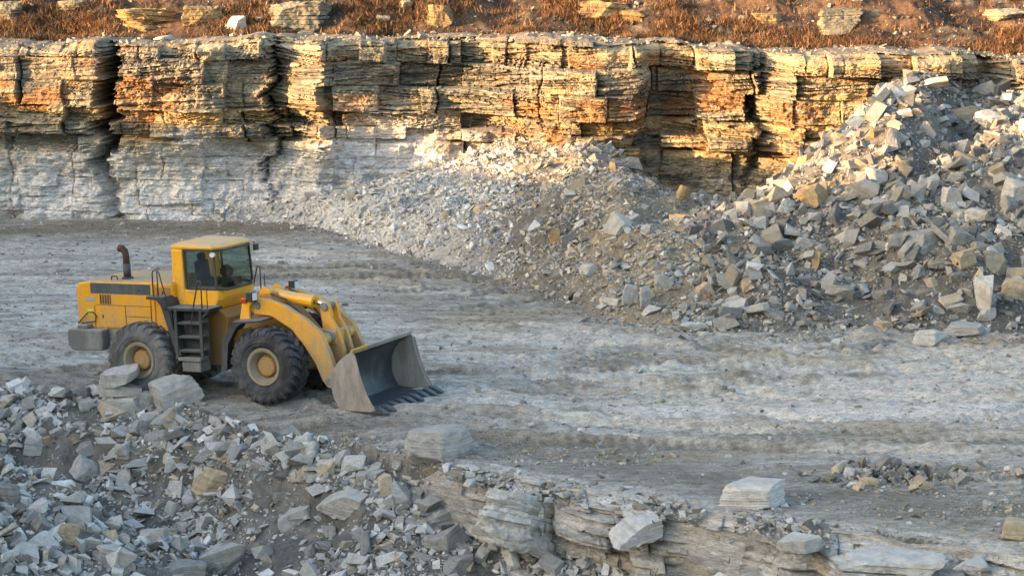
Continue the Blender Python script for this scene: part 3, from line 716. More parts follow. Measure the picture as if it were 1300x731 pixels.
# ------------------------------------------------------------------ rocks that are things
def rock_mesh(seed, flat=.45, nside=6, n=28, strata=.05, rough=.02, long=1.0, round_=0.0, taper=.2, jit=.25, cuts=5, cutd=(.72, .95), chips=7):
    """dense convex block: bedding planes top and bottom, broken sides, knocked-off corners, chipped edges, bedding steps on the sides"""
    r = np.random.default_rng(seed)
    pl = [(np.array([r.normal(0, .07), r.normal(0, .07), 1.0]), flat*r.uniform(.9, 1.1)), (np.array([r.normal(0, .1), r.normal(0, .1), -1.0]), flat*r.uniform(.85, 1.1))]
    a0 = r.uniform(0, 6.283)
    for k in range(nside):
        a = a0+6.283*k/nside+r.normal(0, jit); t = r.normal(.05, taper)
        pl.append((np.array([math.cos(a), math.sin(a), t]), r.uniform(.58, .82)))
    for k in range(cuts):
        a = r.uniform(0, 6.283); t = r.choice([-1, 1])*r.uniform(.5, 1.6)
        pl.append((np.array([math.cos(a), math.sin(a), t]), (.72+abs(t)*flat)*r.uniform(*cutd)))
    g = np.linspace(-1, 1, n); a, b = np.meshgrid(g, g); one = np.ones_like(a)
    V_, Fq, off = [], [], 0
    for (X_, Y_, Z_) in ((a, b, one), (b, a, -one), (b, one, a), (a, -one, b), (one, a, b), (-one, b, a)):
        V_.append(np.stack([X_, Y_, Z_*max(flat, .35)], -1).reshape(-1, 3)); Fq.append(grid_faces(n, n)+off); off += n*n
    d = np.concatenate(V_); d = d/np.linalg.norm(d, axis=1, keepdims=True)
    rad = np.full(len(d), 9.0); nrm = np.zeros_like(d)
    def cut(nn, hh):
        L = np.linalg.norm(nn); nn = nn/L; hh = hh/L
        c = d@nn; q = np.where(c > 1e-3, hh/np.maximum(c, 1e-3), 9)
        m_ = q < rad; rad[m_] = q[m_]; nrm[m_] = nn
    for nn, hh in pl: cut(nn, hh)
    for k in range(chips):
        nn = r.normal(0, 1, 3); nn /= np.linalg.norm(nn)
        sup = (d*rad[:, None]@nn).max(); cut(nn, sup*r.uniform(.84, .95))
    if round_ > 0:
        el = 1/np.sqrt((d[:, 0]/.78)**2+(d[:, 1]/.78)**2+(d[:, 2]/flat)**2)
        rad = rad*(1-round_)+round_*el*1.02
    p = d*rad[:, None]; p[:, 0] *= long
    side = 1-np.abs(nrm[:, 2])
    bs = Beds(seed+500, .05, .16, .5, 1.4, -2, 2)
    L, rr, bb, e, dz, cc, kk = bs(np.arctan2(p[:, 1], p[:, 0])*.8+3, p[:, 2]+.05*p[:, 0])
    off_ = (strata*(1.6*rr+.9*bb)-strata*.9*np.exp(-(dz/.012)**2)*(cc > .5))*side
    ns = (vn3(p[:, 0]*2.2+seed, p[:, 1]*2.2, p[:, 2]*2.2, seed)-.5)*2*rough*1.6+(vn3(p[:, 0]*6+seed, p[:, 1]*6, p[:, 2]*6, seed+1)-.5)*2*rough+(vn3(p[:, 0]*15+seed, p[:, 1]*15, p[:, 2]*15, seed+2)-.5)*rough
    p = p+d*(off_+ns)[:, None]
    # weld the seams of the six sheets
    key = np.round(d*2000).astype(int); _, idx, inv = np.unique(key, axis=0, return_index=True, return_inverse=True)
    p = p[idx]; fq = inv.reshape(-1)[np.concatenate(Fq)]
    p -= (p.max(0)+p.min(0))/2; p /= (p.max(0)-p.min(0))[0]
    return p, fq

PROTO = {}
def proto(kind, i):
    key = (kind, i)
    if key not in PROTO:
        s = 1000+i*13+{'slab': 0, 'block': 200, 'wedge': 400, 'round': 600, 'crop': 800}[kind]
        kw = dict(slab=dict(flat=.22, nside=4, long=1.2, jit=.4, strata=.03, cuts=2, cutd=(.8, .98), rough=.016),
                  block=dict(flat=.6, nside=4, jit=.22, taper=.16, strata=.022, cuts=2, cutd=(.72, .92), rough=.016),
                  wedge=dict(flat=.5, nside=3, long=1.15, jit=.35, strata=.03, taper=.35, cuts=3, cutd=(.6, .88), rough=.016),
                  round=dict(flat=.55, nside=7, strata=.012, round_=.35, taper=.1, cuts=4, cutd=(.85, .95), rough=.025),
                  crop=dict(flat=.5, nside=5, jit=.3, taper=.25, strata=.11, cuts=5, cutd=(.68, .95), rough=.05, n=44, chips=5))[kind]
        p, f = rock_mesh(s, **kw)
        PROTO[key] = (mesh_from('rock', p, [f], [M['rock']]), p.max(0)-p.min(0))
    return PROTO[key]

ROCKCOL = {'white': (.56, .55, .53), 'pale': (.47, .465, .44), 'grey': (.36, .36, .345), 'mid': (.29, .29, .275), 'dark': (.20, .20, .195), 'tan': (.45, .37, .26), 'ochre': (.34, .245, .13), 'olive': (.22, .205, .155), 'buff': (.46, .37, .25)}
def place(name, kind, i, px, py, wpx, hpx, col, yaw=0, tilt=(0, 0), sink=.12, label=None, cat='rock', group=None, depth=None, at=None, lift=0.0):
    """(px, py) = where the rock's foot is seen; wpx, hpx = its size in photo pixels"""
    me, dim = proto(kind, i)
    x, y, z = at if at is not None else hit(px, py)
    sc = F/(y*CP+(H-z)*SP)
    w, h = wpx/sc, hpx/sc/.975
    dp = depth if depth else w*.72
    top_share = dp*.19
    h = max(h-top_share, h*.55) if kind != 'crop' else h
    o = bpy.data.objects.new(name, me); COL.objects.link(o)
    o.scale = (w/dim[0], dp/dim[1], h/dim[2])
    o.rotation_euler = (math.radians(tilt[0]), math.radians(tilt[1]), math.radians(yaw))
    o.location = (x, y+dp*.35, z+lift+h*(.5-sink))
    k = ROCKCOL[col]; f = random.uniform(.80, .98)
    o.color = (k[0]*f, k[1]*f, k[2]*f, 1)
    tag(o, label, cat, group)
    return o

def ledge_at(px, out, z):
    x = float(np.interp(px, LU, lx_)); return x, float(y_lip(x))-out, z

HERO = [
 # foreground, left pile beside the loader
 ('boulder', 'block', 1, 222, 517, 66, 46, 'pale', 15, (6, -12), 'large angular pale boulder in front of the loader between its wheels'),
 ('rock_slab', 'slab', 0, 150, 521, 54, 30, 'white', 10, (4, -6), 'white slab lying on top of the stack by the rear wheel', .60),
 ('rock_slab', 'slab', 1, 154, 521, 56, 26, 'pale', 40, (2, 4), 'flat pale slab second from the top of the stack by the rear wheel', .30),
 ('rock_slab', 'slab', 2, 150, 521, 66, 26, 'white', -20, (0, -5), 'wide slab at the bottom of the stack by the rear wheel'),
 ('boulder', 'round', 0, 103, 512, 28, 24, 'dark', 30, (0, 0), 'small dark rounded boulder left of the stack of slabs'),
 ('boulder', 'block', 2, 186, 517, 30, 24, 'pale', 50, (10, 5), 'pale block wedged between the slab stack and the large boulder'),
 ('rock_slab', 'slab', 3, 207, 548, 50, 30, 'grey', -15, (15, -20), 'thin layered grey slab tilted on the rubble below the large boulder'),
 ('rock_slab', 'wedge', 0, 176, 553, 30, 26, 'grey', 60, (0, 18), 'leaning wedge below the slab stack beside the layered grey slab'),
 ('boulder', 'block', 3, 50, 582, 46, 30, 'pale', 20, (5, 8), 'pale broad block low on the left rubble slope above the trench'),
 ('rock_slab', 'slab', 4, 110, 612, 36, 34, 'white', 35, (20, 25), 'whitish slab tipped over the edge of the dark trench'),
 ('rock_slab', 'slab', 5, 144, 590, 18, 34, 'white', 80, (70, 10), 'upright narrow white slab above the trench'),
 ('boulder', 'block', 4, 270, 630, 58, 44, 'tan', -12, (-8, 10), 'tan banded block embedded in the dirt bank below the loader'),
 ('boulder', 'wedge', 1, 222, 597, 30, 22, 'white', 10, (8, 0), 'whitish wedge just up slope from the tan banded block'),
 ('rock_slab', 'wedge', 2, 383, 612, 28, 26, 'tan', 25, (12, 15), 'buff wedge on the rubble right of the tan banded block'),
 ('rock_slab', 'slab', 6, 375, 670, 42, 28, 'pale', -15, (10, -18), 'pale slab lying alone on the bare dirt slope'),
 ('boulder', 'round', 1, 354, 640, 16, 18, 'mid', 0, (0, 0), 'small blue grey rounded stone on the bare dirt slope'),
 ('boulder', 'block', 5, 218, 655, 22, 22, 'white', 30, (0, 15), 'small white block on the floor of the trench'),
 # near bank, bottom left
 ('rock_slab', 'wedge', 3, 148, 722, 60, 40, 'pale', -20, (8, 14), 'broad pale wedge in the near bank at the bottom left'),
 ('boulder', 'wedge', 4, 278, 731, 62, 46, 'grey', 30, (0, -15), 'pointed grey boulder at the bottom edge beside the bare dirt slope'),
 ('boulder', 'block', 6, 232, 735, 56, 28, 'mid', 10, (4, 5), 'grey block at the bottom edge next to the pointed boulder'),
 ('rock_slab', 'slab', 7, 100, 668, 60, 20, 'mid', -50, (10, 30), 'long dark slab along the crest of the near bank'),
 ('rock_slab', 'slab', 8, 42, 656, 36, 22, 'white', 20, (5, -10), 'white slab on the crest of the near bank'),
 ('boulder', 'block', 7, 85, 690, 28, 30, 'tan', 15, (0, 10), 'brownish block in the middle of the near bank'),
 ('boulder', 'wedge', 5, 112, 705, 36, 28, 'white', 60, (10, 5), 'bright white wedge behind the broad pale wedge'),
 ('rock_slab', 'slab', 9, 30, 712, 44, 26, 'pale', 0, (10, 15), 'pale tilted slab at the left edge of the near bank'),
 ('boulder', 'round', 2, 12, 640, 26, 30, 'mid', 0, (0, 0), 'rounded grey boulder at the far left end of the near bank'),
 ('boulder', 'block', 8, 195, 690, 36, 24, 'pale', 0, (0, -10), 'pale block where the near bank runs down into the trench'),
 # front edge
 ('boulder', 'round', 3, 557, 588, 90, 60, 'grey', 5, (4, -3), 'large smooth dusty grey boulder on the front edge of the floor'),
 ('boulder', 'block', 24, 955, 647, 92, 48, 'white', 14, (0, -4), 'white banded block standing alone on the floor edge'),
 ('boulder', 'crop', 42, 652, 694, 112, 82, 'pale', 32, (-8, 16), 'very large pale block breaking away at the left end of the ledge', 0, ledge_at(652, 1.6, -1.3)),
 ('rock_slab', 'crop', 45, 1116, 722, 150, 46, 'pale', 6, (5, 2), 'wide layered slab jutting from the ledge right of the lone white block', 0, ledge_at(1116, 1.5, -.66)),
 ('rock_slab', 'slab', 7, 1010, 690, 60, 26, 'pale', -12, (6, -4), 'pale flat slab resting on the ledge left of the wide layered slab', 0, ledge_at(1010, 1.0, -.25)),
 ('rock_slab', 'slab', 3, 1225, 712, 60, 24, 'pale', 14, (4, 4), 'pale flat slab resting on the ledge right of the wide layered slab', 0, ledge_at(1225, 1.0, -.25)),
 ('boulder', 'wedge', 4, 600, 628, 44, 30, 'pale', 40, (10, -8), 'pale wedge on the brink just below the smooth dusty boulder'),
 ('rock_slab', 'wedge', 8, 800, 668, 70, 36, 'white', 20, (14, -10), 'whitish slanting slab on the middle of the ledge', 0, ledge_at(800, 1.35, -.6)),
 ('boulder', 'block', 9, 1292, 686, 52, 34, 'tan', 20, (0, 5), 'buff boulder cut off by the right edge of the photo'),
 ('boulder', 'wedge', 6, 1253, 648, 16, 16, 'white', 20, (0, 5), 'small white stone standing alone left of the buff boulder'),
 ('boulder', 'wedge', 7, 805, 558, 16, 9, 'white', 0, (0, 0), 'small white stone lying alone on the churned dirt'),
 ('rock_slab', 'wedge', 8, 438, 655, 66, 44, 'pale', -28, (12, 10), 'pale buff slab tipped down the bank left of the ledge'),
 ('rock_slab', 'slab', 10, 470, 612, 40, 20, 'pale', 10, (6, 0), 'flat pale slab under the floor edge left of the ledge'),
 ('boulder', 'block', 10, 505, 632, 30, 24, 'pale', 30, (0, 8), 'pale block between the flat slab and the ledge'),
 ('boulder', 'wedge', 9, 565, 702, 56, 34, 'mid', -10, (10, -14), 'grey wedge leaning against the foot of the ledge'),
 ('boulder', 'block', 11, 583, 730, 46, 32, 'mid', 15, (5, 0), 'dark topped block at the bottom edge below the grey wedge'),
 ('boulder', 'wedge', 10, 465, 705, 26, 38, 'mid', 70, (0, 20), 'upright grey block on the bank below the buff slab'),
 ('rock_slab', 'slab', 11, 540, 672, 60, 26, 'grey', 25, (10, -10), 'grey slab lying above the grey wedge'),
 ('boulder', 'wedge', 11, 620, 650, 40, 34, 'pale', 0, (5, 12), 'pale broken block at the left end of the ledge'),
 ('boulder', 'block', 12, 757, 714, 24, 18, 'white', 0, (0, 10), 'small white block fallen at the foot of the ledge'),
 # small dump of rocks on the floor at the right
 ('boulder', 'wedge', 12, 1162, 603, 40, 22, 'olive', 20, (0, 18), 'olive wedge on top of the small rock dump on the floor'),
 ('boulder', 'block', 13, 1185, 605, 36, 26, 'mid', -15, (0, 10), 'blue grey block at the right end of the rock dump'),
 ('boulder', 'block', 14, 1136, 600, 18, 24, 'mid', 0, (0, 5), 'upright dark block at the back of the rock dump'),
 ('boulder', 'round', 4, 1105, 617, 28, 14, 'tan', 10, (0, 5), 'tan rounded stone at the front of the rock dump'),
 ('boulder', 'block', 15, 1078, 608, 18, 18, 'white', 0, (0, 5), 'whitish block at the left end of the rock dump'),
 ('boulder', 'wedge', 13, 1082, 620, 18, 10, 'white', 30, (0, 0), 'small white wedge in front of the rock dump'),
 ('boulder', 'wedge', 14, 1124, 611, 24, 16, 'dark', 40, (0, 9), 'dark wedge in the middle of the rock dump'),
 ('boulder', 'block', 16, 1218, 600, 26, 12, 'olive', 10, (0, 0), 'flat olive block lying right of the rock dump'),
 ('boulder', 'wedge', 15, 1056, 613, 18, 10, 'olive', 10, (0, 0), 'olive stone trailing left of the rock dump'),
 ('boulder', 'slab', 12, 1168, 608, 16, 8, 'mid', 0, (0, 0), 'thin flat stone before the olive wedge of the dump'),
 # heap: right part
 ('boulder', 'wedge', 16, 1250, 404, 44, 60, 'pale', 60, (4, -24), 'tall white pointed block leaning at the right foot of the heap'),
 ('boulder', 'block', 17, 1252, 408, 24, 22, 'pale', 20, (0, 0), 'small pale block in front of the tall white pointed block'),
 ('rock_slab', 'block', 13, 1181, 437, 50, 26, 'pale', 8, (0, -4), 'long pale slab lying flat on the floor before the heap'),
 ('rock_slab', 'block', 15, 1226, 427, 56, 24, 'grey', -8, (4, 0), 'grey slab lying behind the long pale slab at the heap foot'),
 ('boulder', 'block', 18, 1226, 342, 34, 32, 'tan', 30, (0, -10), 'squared buff block on the right side of the heap above the pointed block'),
 ('boulder', 'wedge', 17, 1215, 318, 44, 36, 'mid', -35, (0, 25), 'dark tilted wedge up slope of the squared buff block'),
 ('boulder', 'block', 19, 1207, 262, 24, 30, 'pale', 40, (0, 12), 'pale upright block in the hollow of the heap'),
 ('rock_slab', 'slab', 15, 1165, 272, 40, 16, 'pale', 0, (0, 5), 'pale flat slab left of the upright block in the hollow'),
 ('boulder', 'block', 20, 1243, 282, 36, 22, 'pale', -10, (0, 10), 'pale block right of the hollow near the edge of the heap'),
 ('boulder', 'block', 21, 1293, 258, 36, 36, 'grey', 0, (0, 15), 'large grey block at the right edge high on the heap'),
 ('boulder', 'wedge', 18, 1176, 318, 58, 36, 'mid', 20, (0, -18), 'large dark wedge in the middle of the right heap'),
 ('boulder', 'wedge', 19, 1145, 316, 38, 24, 'mid', 0, (0, 8), 'dark block left of the large dark wedge'),
 ('boulder', 'round', 5, 1295, 380, 44, 32, 'tan', 0, (0, 10), 'brown boulder at the right edge behind the pointed block'),
 ('boulder', 'wedge', 20, 1068, 384, 40, 28, 'mid', 10, (0, 6), 'grey wedge low on the middle of the heap'),
 ('boulder', 'block', 22, 1022, 317, 30, 20, 'grey', 10, (0, 10), 'rounded grey block alone in the dark dirt of the heap'),
 ('boulder', 'wedge', 21, 1037, 342, 14, 26, 'ochre', 60, (0, 20), 'narrow buff block standing in the dark dirt of the heap'),
 ('rock_slab', 'slab', 16, 932, 398, 50, 24, 'pale', 18, (0, -14), 'pale slab propped at the foot of the heap, left one of a pair'),
 ('rock_slab', 'slab', 17, 960, 404, 46, 24, 'grey', -25, (0, -16), 'grey slab propped at the foot of the heap, right one of a pair'),
 ('rock_slab', 'slab', 18, 880, 420, 40, 16, 'white', 5, (0, 4), 'white flat slab at the very foot of the heap'),
 ('boulder', 'round', 6, 894, 428, 14, 9, 'white', 5, (0, 4), 'small white rounded stone on the floor before the heap foot'),
 ('boulder', 'block', 23, 1122, 420, 26, 15, 'tan', 5, (0, 4), 'small buff block sitting on the floor at the heap foot'),
 ('boulder', 'wedge', 22, 800, 388, 26, 32, 'white', 15, (0, 14), 'white wedge at the foot of the warm left lobe of the heap'),
 ('boulder', 'block', 24, 818, 390, 22, 32, 'pale', 60, (0, -5), 'upright buff white block beside the white wedge at the heap foot'),
 ('boulder', 'block', 25, 748, 350, 26, 20, 'white', 10, (0, 10), 'white block on the left lobe of the heap'),
 ('boulder', 'wedge', 23, 704, 310, 14, 22, 'ochre', 10, (0, 10), 'small ochre block among pale stones of the left lobe'),
 ('boulder', 'wedge', 24, 722, 312, 24, 20, 'mid', 10, (0, -20), 'dark wedge beside the small ochre block'),
 ('rock_slab', 'slab', 19, 785, 302, 28, 34, 'pale', 40, (25, 20), 'leaning pale slab on the left lobe of the heap'),
 ('boulder', 'block', 26, 823, 300, 18, 18, 'grey', 40, (5, 20), 'squared grey block right of the leaning pale slab'),
 ('boulder', 'round', 7, 868, 256, 22, 24, 'ochre', 40, (5, 20), 'ochre boulder on the crest of the left lobe'),
 ('rock_slab', 'slab', 20, 730, 244, 28, 20, 'tan', -30, (10, -20), 'tan slab on the upper left lobe below the dark stones'),
 ('rock_slab', 'slab', 21, 820, 219, 36, 12, 'grey', 5, (0, 8), 'grey slab sticking out beside the dark stones under the wall'),
 # heap: sunlit crest
 ('rock_slab', 'slab', 22, 1185, 122, 18, 42, 'pale', 75, (80, 6), 'tall narrow slab standing on end at the top of the heap'),
 ('rock_slab', 'slab', 23, 1150, 123, 30, 16, 'pale', 20, (10, -25), 'small slab leaning left of the standing slab'),
 ('boulder', 'wedge', 25, 966, 276, 36, 28, 'tan', 10, (0, -12), 'buff pointed block at the left end of the sunlit crest'),
 ('boulder', 'wedge', 26, 996, 272, 28, 24, 'pale', 50, (0, 12), 'pale block just right of the buff pointed block on the crest'),
 ('boulder', 'block', 27, 942, 232, 32, 22, 'tan', 10, (0, -6), 'weathered layered block at the far left of the sunlit slabs'),
 ('rock_slab', 'slab', 24, 975, 242, 36, 22, 'tan', -35, (10, -28), 'buff slab tilted against the sunlit pile'),
 ('rock_slab', 'slab', 25, 1016, 236, 60, 18, 'tan', 5, (0, -6), 'long horizontal buff slab in the sunlit pile'),
 ('boulder', 'wedge', 27, 1040, 262, 46, 34, 'ochre', 25, (0, -20), 'large ochre wedge in the middle of the sunlit pile'),
 ('rock_slab', 'slab', 26, 1026, 210, 34, 20, 'tan', -10, (0, -18), 'buff slab high in the sunlit pile'),
 ('boulder', 'block', 28, 1113, 233, 32, 24, 'pale', 10, (0, 12), 'large pale block right of the sunlit pile'),
 ('boulder', 'wedge', 28, 1098, 251, 42, 32, 'grey', -20, (0, 25), 'grey slanting block below the large pale block'),
 ('boulder', 'wedge', 29, 1225, 158, 44, 30, 'tan', -20, (0, -18), 'brown slanting block near the top right of the heap'),
 ('boulder', 'block', 29, 1222, 198, 36, 24, 'grey', 0, (0, -10), 'grey banded block in the dark top right of the heap'),
 ('boulder', 'wedge', 30, 1135, 196, 26, 40, 'mid', 60, (0, 20), 'steep dark block on the upper heap below the standing slab'),
]
for k, (name, kind, i, px, py, w, h, c, yaw, tilt, lab, *lift) in enumerate(HERO):
    place(name, kind, i, px, py, w, h, c, yaw, tilt, lift=lift[0] if lift else 0, at=lift[1] if len(lift) > 1 else None, label=lab, cat='boulder' if name == 'boulder' else 'rock slab')

# boulders that are alike: groups
def crowd(n, pts_fn, wlo, whi, cols, lab, grp, seed, tiltamp=22, kinds=('slab', 'block', 'wedge', 'wedge')):
    r = np.random.default_rng(seed); k = 0; used = []
    guard = 0
    while k < n and guard < 6000:
        guard += 1
        px, py = pts_fn(r)
        w = (wlo**-1.5+(whi**-1.5-wlo**-1.5)*r.uniform())**(-1/1.5)
        if any((px-a)**2+((py-b)*1.3)**2 < ((w+c)*.42)**2 for a, b, c in used): continue
        used.append((px, py, w)); k += 1
        kd = kinds[r.integers(len(kinds))]
        place('rock', kd, int(r.integers(0, 12)), px, py, w, w*r.uniform(.42, .8), cols[r.integers(len(cols))], r.uniform(0, 360), (r.normal(0, tiltamp), r.normal(0, tiltamp)), sink=.2,
              label=lab, cat='rock', group=grp)
def poly_sampler(poly):
    P = np.array(poly, float)
    def f(r):
        while True:
            x, y = r.uniform(P[:, 0].min(), P[:, 0].max()), r.uniform(P[:, 1].min(), P[:, 1].max())
            c = False; j = len(P)-1
            for i in range(len(P)):
                if (P[i, 1] > y) != (P[j, 1] > y) and x < (P[j, 0]-P[i, 0])*(y-P[i, 1])/(P[j, 1]-P[i, 1])+P[i, 0]: c = not c
                j = i
            if c: return x, y
    return f
crowd(30, poly_sampler([(930, 262), (1010, 190), (1110, 130), (1180, 110), (1180, 150), (1080, 240), (1000, 280)]), 15, 42, ['tan', 'pale', 'tan', 'grey', 'ochre'],
      'buff angular slab among the jumbled slabs on the sunlit crest of the heap', 'slabs on the sunlit crest of the heap', 201, 26, ('slab', 'slab', 'wedge', 'block'))
crowd(54, poly_sampler([(1080, 260), (1190, 150), (1300, 160), (1300, 410), (1190, 415), (1090, 400), (1060, 330)]), 16, 48, ['grey', 'mid', 'pale', 'mid', 'dark', 'olive'],
      'grey angular rock in the shaded right part of the big heap', 'grey rocks in the shaded right part of the heap', 202)
crowd(30, poly_sampler([(800, 350), (900, 360), (1080, 360), (1080, 418), (900, 420), (810, 412), (770, 395)]), 12, 36, ['grey', 'pale', 'mid', 'white', 'tan'],
      'grey broken rock along the front foot of the big heap', 'broken rocks along the foot of the heap', 203)
crowd(30, poly_sampler([(560, 260), (700, 210), (860, 260), (930, 300), (860, 360), (760, 380), (600, 345), (540, 320)]), 9, 24, ['pale', 'tan', 'white', 'grey', 'tan'],
      'small buff or pale rock on the warm left lobe of the heap', 'rocks on the left lobe of the heap', 204)
crowd(18, poly_sampler([(750, 180), (800, 180), (830, 215), (760, 222), (735, 205)]), 13, 34, ['dark', 'mid', 'olive'],
      'dark broken stone in the dark cluster under the wall corner', 'dark stones piled under the wall corner', 205, 35)
crowd(14, poly_sampler([(400, 270), (520, 250), (640, 250), (600, 335), (500, 310)]), 8, 18, ['white', 'pale', 'white'],
      'small white rock on the pale scree fan left of the heap', 'white rocks on the scree fan', 206)
crowd(60, poly_sampler([(5, 520), (120, 515), (260, 530), (330, 560), (480, 590), (560, 610), (560, 650), (400, 620), (300, 590), (160, 590), (20, 570)]), 17, 48, ['white', 'pale', 'grey', 'pale', 'tan'],
      'angular pale rock on the rubble bank below the loader', 'rocks on the rubble bank below the loader', 207)
crowd(36, poly_sampler([(0, 610), (60, 625), (160, 680), (230, 731), (0, 731)]), 16, 44, ['grey', 'pale', 'mid', 'white', 'mid'],
      'blue grey angular rock in the stone bank at the bottom left', 'rocks in the bank at the bottom left', 208)
crowd(28, poly_sampler([(380, 690), (520, 640), (600, 690), (840, 720), (840, 731), (380, 731)]), 14, 36, ['grey', 'pale', 'mid', 'white'],
      'grey broken rock fallen below the pale ledge', 'rocks fallen below the ledge', 209)

# outcrops on the slope above the wall and blocks on the brink
def outcrop(px, prow, w, h, col, lab, i, kind='block', name='rock_outcrop', cat='outcrop'):
    # find the slope point seen at that pixel
    d = ray(px, prow); t = np.arange(88, 112, .03); xs, ys, zs = d[0]*t, d[1]*t, H+d[2]*t
    g = hill_z(xs, ys-wall_y(xs)+.8); g = np.where(ys < wall_y(xs)-1.2, -9, g)
    k = np.argmax(zs < g); at = (xs[k], ys[k]-.1, g[k])
    place(name, kind, i, 0, 0, w, h, col, random.uniform(-12, 12), (random.uniform(-4, 4), random.uniform(-5, 5)), sink=.24 if kind == 'crop' else .16, label=lab, cat=cat, at=at, depth=w/31*.9)
for a in [(183, 39, 90, 36, 'ochre', 'long ochre outcrop of cracked beds on the upper slope at the left', 30, 'crop'),
          (256, 33, 56, 34, 'ochre', 'squarish ochre outcrop just right of the long cracked outcrop', 31, 'crop'),
          (377, 37, 88, 44, 'olive', 'large grey and buff outcrop above the third buttress of the wall', 32, 'crop'),
          (558, 32, 36, 34, 'ochre', 'small bright ochre outcrop alone in the middle of the slope', 33, 'crop'),
          (514, 12, 26, 14, 'tan', 'small buff outcrop cut by the top edge left of the bright one', 36, 'crop'),
          (768, 22, 74, 26, 'ochre', 'low ochre outcrop cut by the top edge right of centre', 34, 'crop'),
          (808, 30, 48, 20, 'ochre', 'low rusty outcrop at the right end of the low ochre one', 35, 'crop'),
          (1070, 40, 66, 38, 'olive', 'rounded layered olive outcrop on the slope above the heap', 37, 'crop'),
          (975, 32, 40, 20, 'ochre', 'faint ochre outcrop left of the rounded olive outcrop', 38, 'crop'),
          (1275, 24, 60, 16, 'tan', 'flat buff outcrop at the top right corner', 39, 'crop'),
          (10, 25, 40, 30, 'olive', 'dark olive outcrop in the top left corner', 40, 'crop'),
          (90, 12, 40, 14, 'olive', 'low olive outcrop at the top edge near the left corner', 41, 'crop')]:
    outcrop(*a)
for a in [(299, 42, 28, 30, 'white', 'pale pinkish boulder standing on the upper slope', 4, 'block', 'boulder', 'boulder'),
          (207, 52, 26, 12, 'pale', 'flat pale slab on the brink of the wall at the left', 3, 'slab', 'rock_slab', 'rock slab'),
          (486, 25, 20, 10, 'pale', 'small pinkish slab on the slope above the middle of the wall', 4, 'slab', 'rock_slab', 'rock slab'),
          (330, 26, 12, 7, 'pale', 'small pale stone beside the pinkish boulder', 5, 'slab', 'boulder', 'boulder'),
          (388, 46, 22, 10, 'tan', 'flat buff slab below the large grey and buff outcrop', 6, 'slab', 'rock_slab', 'rock slab')]:
    outcrop(*a)

# ------------------------------------------------------------------ the wheel loader
class MB:
    """collects shapes of ONE part"""
    def __init__(s): s.bm = bmesh.new()
    def box(s, x0, x1, y0, y1, z0, z1, rot=None, piv=None):
        vs = [s.bm.verts.new((x, y, z)) for x in (x0, x1) for y in (y0, y1) for z in (z0, z1)]
        for q in ((0, 1, 3, 2), (4, 6, 7, 5), (0, 4, 5, 1), (2, 3, 7, 6), (0, 2, 6, 4), (1, 5, 7, 3)): s.bm.faces.new([vs[k] for k in q])
        if rot:
            bmesh.ops.rotate(s.bm, verts=vs, cent=piv or ((x0+x1)/2, (y0+y1)/2, (z0+z1)/2), matrix=Euler(rot).to_matrix())
        return s
    def prism(s, pts, y0, y1):
        a = [s.bm.verts.new((x, y0, z)) for x, z in pts]; b = [s.bm.verts.new((x, y1, z)) for x, z in pts]
        s.bm.faces.new(a); s.bm.faces.new(b[::-1]); n = len(pts)
        for k in range(n): s.bm.faces.new((a[k], b[k], b[(k+1) % n], a[(k+1) % n]))
        return s
    def loft(s, secs):
        rs = [[s.bm.verts.new(p) for p in q] for q in secs]; n = len(secs[0])
        for a, b in zip(rs, rs[1:]):
            for k in range(n): s.bm.faces.new((a[k], a[(k+1) % n], b[(k+1) % n], b[k]))
        s.bm.faces.new(rs[0][::-1]); s.bm.faces.new(rs[-1]); return s
    def tube(s, path, r, n=10):
        P = [Vector(p) for p in path]; rr = r if isinstance(r, (list, tuple)) else [r]*len(P); secs = []
        for k, p in enumerate(P):
            d = ((P[min(k+1, len(P)-1)]-P[max(k-1, 0)])).normalized()
            a = d.orthogonal() if k == 0 else (prev-d*prev.dot(d)); a.normalize(); prev = a; b = d.cross(a)
            secs.append([p+(a*math.cos(t)+b*math.sin(t))*rr[k] for t in [6.28318*i/n for i in range(n)]])
        return s.loft(secs)
    def lathe_y(s, prof, c, n=48, cap=True):
        """profile (y, r) turned round the y axis through c=(x,y,z)"""
        rs = []
        for (y, r) in prof:
            rs.append([s.bm.verts.new((c[0]+r*math.cos(t), c[1]+y, c[2]+r*math.sin(t))) for t in [6.28318*i/n for i in range(n)]])
        for a, b in zip(rs, rs[1:]):
            for k in range(n): s.bm.faces.new((a[k], a[(k+1) % n], b[(k+1) % n], b[k]))
        if cap: s.bm.faces.new(rs[0]); s.bm.faces.new(rs[-1][::-1])
        return s
    def build(s, name, mat, parent, bevel=0.0, smooth=False, seg=2):
        bmesh.ops.recalc_face_normals(s.bm, faces=s.bm.faces[:])
        me = bpy.data.meshes.new(name); s.bm.to_mesh(me); s.bm.free(); me.materials.append(mat)
        if smooth:
            for p in me.polygons: p.use_smooth = True
        o = link(name, me, parent)
        if bevel > 0:
            b = o.modifiers.new('bevel', 'BEVEL'); b.width = bevel; b.segments = seg; b.limit_method = 'ANGLE'; b.angle_limit = math.radians(32)
            if smooth: b.harden_normals = False
        return o

root = bpy.data.objects.new('wheel_loader', None); COL.objects.link(root); root.matrix_world = LM
root.location.z = float(terrain_z(lx, ly)) - .0
tag(root, 'yellow wheel loader with its bucket lowered on the quarry floor', 'wheel loader')

